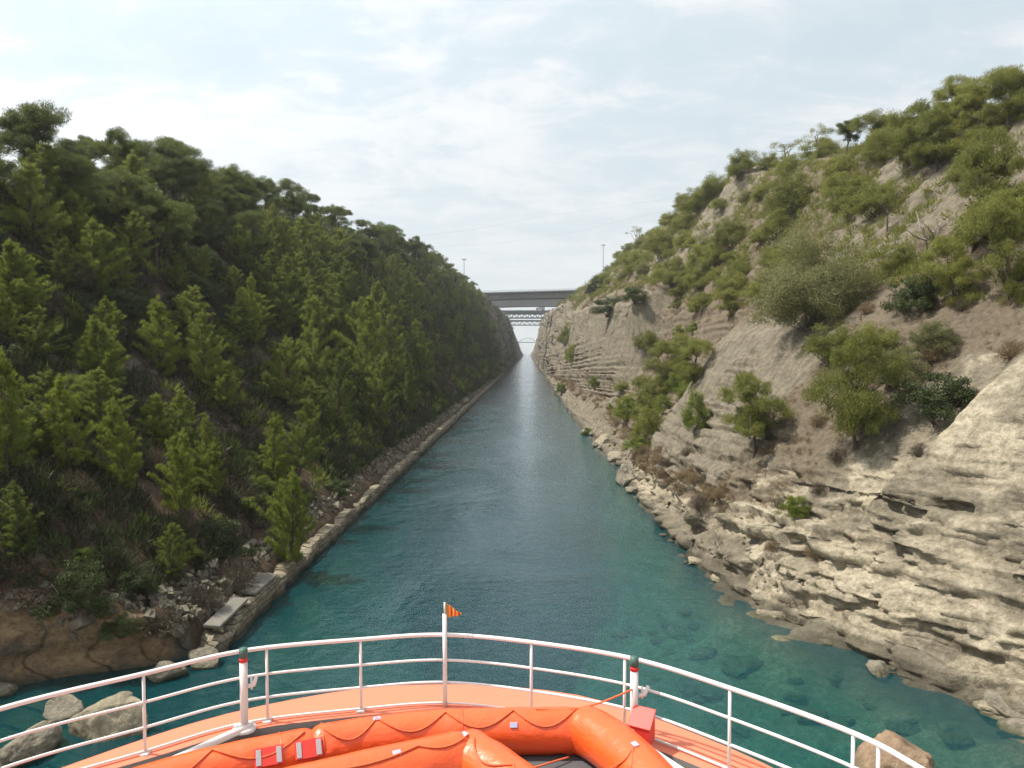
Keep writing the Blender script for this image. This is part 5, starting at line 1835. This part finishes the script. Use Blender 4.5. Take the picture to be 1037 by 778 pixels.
def lifeline(tb, marks, lo=.62, hi=1.45, r_=.011):
    pts = []
    for a, c_ in zip(marks[:-1], marks[1:]):
        for f in np.linspace(0, 1, 12)[:-1]:
            th = hi - (hi - lo) * (1 - (2 * f - 1) ** 2)
            pts.append(on_tube(tb, a + (c_ - a) * f, th)[0])
    pts.append(on_tube(tb, marks[-1], hi)[0])
    b = MB(); b.tube(np.array(pts) + RO, r_, 6)
    b.build('lifeline', M_ROPE, raft, True)


lifeline(t1, [.05, .28, .50, .72, .95])
lifeline(t2, [.05, .24, .48, .72, .94])
lifeline(t4, [.1, .35, .60, .85, .97], 1.0, 1.3)
lifeline(t5, [.1, .3, .55], .8, 1.4)


def patch(tb, s, th, w_=.065, l_=.09, m=None, name='badge'):
    p_, n_, T = on_tube(tb, s, th)
    B_ = np.cross(n_, T)
    M3 = np.stack([T, B_, n_], 1)
    b = MB(); b.box(p_ + RO - n_ * .004, (l_, w_, .016), rot=M3, bevel=.004)
    return b.build(name, m or M_BADGE, raft), M3, p_


for tb, s, th in ((t1, .5, 1.5), (t2, .24, 1.45), (t4, .60, 1.25), (t4, .80, 1.2), (t5, .06, 1.3), (t3, .33, 1.45), (t3, .56, 1.2), (t2, .72, .7), (t2, .97, .2)):
    patch(tb, s, th)
for s in (.855, .955):
    o_, M3, p_ = patch(t1, s, .62, .20, .31, M_PATCHR, 'signal_panel')
    for k in (-1, 1):
        b = MB(); b.box(p_ + RO + M3 @ np.array([k * .11, 0, .008]), (.055, .165, .008), rot=M3, bevel=.002)
        b.build('reflector', M_REFL, o_)
# raised seams on the fabric
for tb, ss_ in ((t2, (.06, .55)), (t4, (.35,)), (t1, (.9,))):
    for s in ss_:
        P, r_ = tb
        k = int(s * 88); T = unit(P[k + 1] - P[k])
        sd_ = unit(np.cross(T, [0, 0, 1.0]))
        b = MB(); b.tube([P[k] + RO + (r_ + .003) * (math.cos(a) * sd_ + math.sin(a) * np.array([0, 0, 1.0])) for a in np.linspace(0, 6.283, 33)[:-1]], .008, 5, closed=True)
        b.build('seam', M_PVC, raft, True)
# loose ropes on the right chamber and painter to the vent pipe
for pts in ([on_tube(t3, .34, 1.3)[0], on_tube(t3, .35, .6)[0], np.array(fx((.62, 8.55, DECK + .12))), np.array(fx((.45, 8.3, DECK + .10)))],
            [on_tube(t3, .34, 1.3)[0], on_tube(t3, .40, .5)[0], np.array(fx((.80, 8.35, DECK + .12))), np.array(fx((.78, 8.0, DECK + .10)))],
            [on_tube(t3, .56, 1.1)[0], on_tube(t3, .6, .4)[0], np.array(fx((.9, 7.7, DECK + .12)))],
            [np.array(fx((.5, 9.1, DECK + .12))), np.array(fx((.2, 8.9, DECK + .14))), np.array(fx((-.1, 8.75, DECK + .11))), np.array(fx((.1, 8.5, DECK + .1)))]):
    b = MB(); b.tube(spline(np.array(pts) + RO, 8), .011, 6); b.build('rope', M_ROPE, raft, True)
b = MB()
a_, c_ = on_tube(t2, .80, 1.5)[0], np.array(fx((1.30, 9.40, DECK + .80)))
b.tube([a_ + (c_ - a_) * f + np.array([0, 0, -.10 * math.sin(math.pi * f)]) + RO for f in np.linspace(0, 1, 14)], .011, 6)
b.build('painter_rope', M_ROPE, raft, True)

# pouch hanging on the right vent pipe
pc = thing('safety_box', 'orange box with a sloped lid strapped to the right vent pipe behind the raft', 'box', fx((1.40, 9.28, DECK + .22)), -.5)
b = MB()
v = [(-.13, -.10, 0), (.13, -.10, 0), (.13, .10, 0), (-.13, .10, 0), (-.13, -.10, .20), (.13, -.10, .20), (.13, .10, .36), (-.13, .10, .36)]
b.add(v, [(0, 3, 2, 1), (0, 1, 5, 4), (1, 2, 6, 5), (2, 3, 7, 6), (3, 0, 4, 7)])
b.build('body', M_PATCHR, pc)
b = MB(); b.box((0, 0, .292), (.29, .275, .02), rot=np.array(Euler((math.atan2(.16, .2), 0, 0)).to_matrix()), bevel=.006); b.build('lid', M_PATCHR, pc)
b = MB(); b.box((-.06, .055, .10), (.03, .34, .03)); b.build('strap', M_REFL, pc)
b = MB(); b.box((-.09, -.104, .11), (.06, .008, .12)); b.build('label_plate', M_REFL, pc)
# red container at the lower left, on the deck by the railing
rb = thing('red_box', 'red box with a pale grey end strip on the deck at the lower left', 'box', fx((-5.2, 8.35, DECK)), .45)
b = MB(); b.box((0, 0, .13), (.36, .22, .26), bevel=.02); b.build('body', M_PATCHR, rb)
b = MB(); b.box((.13, -.002, .264), (.08, .19, .008)); b.build('reflector', M_REFL, rb)
b = MB(); b.box((0, 0, .225), (.375, .235, .025), bevel=.005); b.build('lid_edge', M_RED, rb)
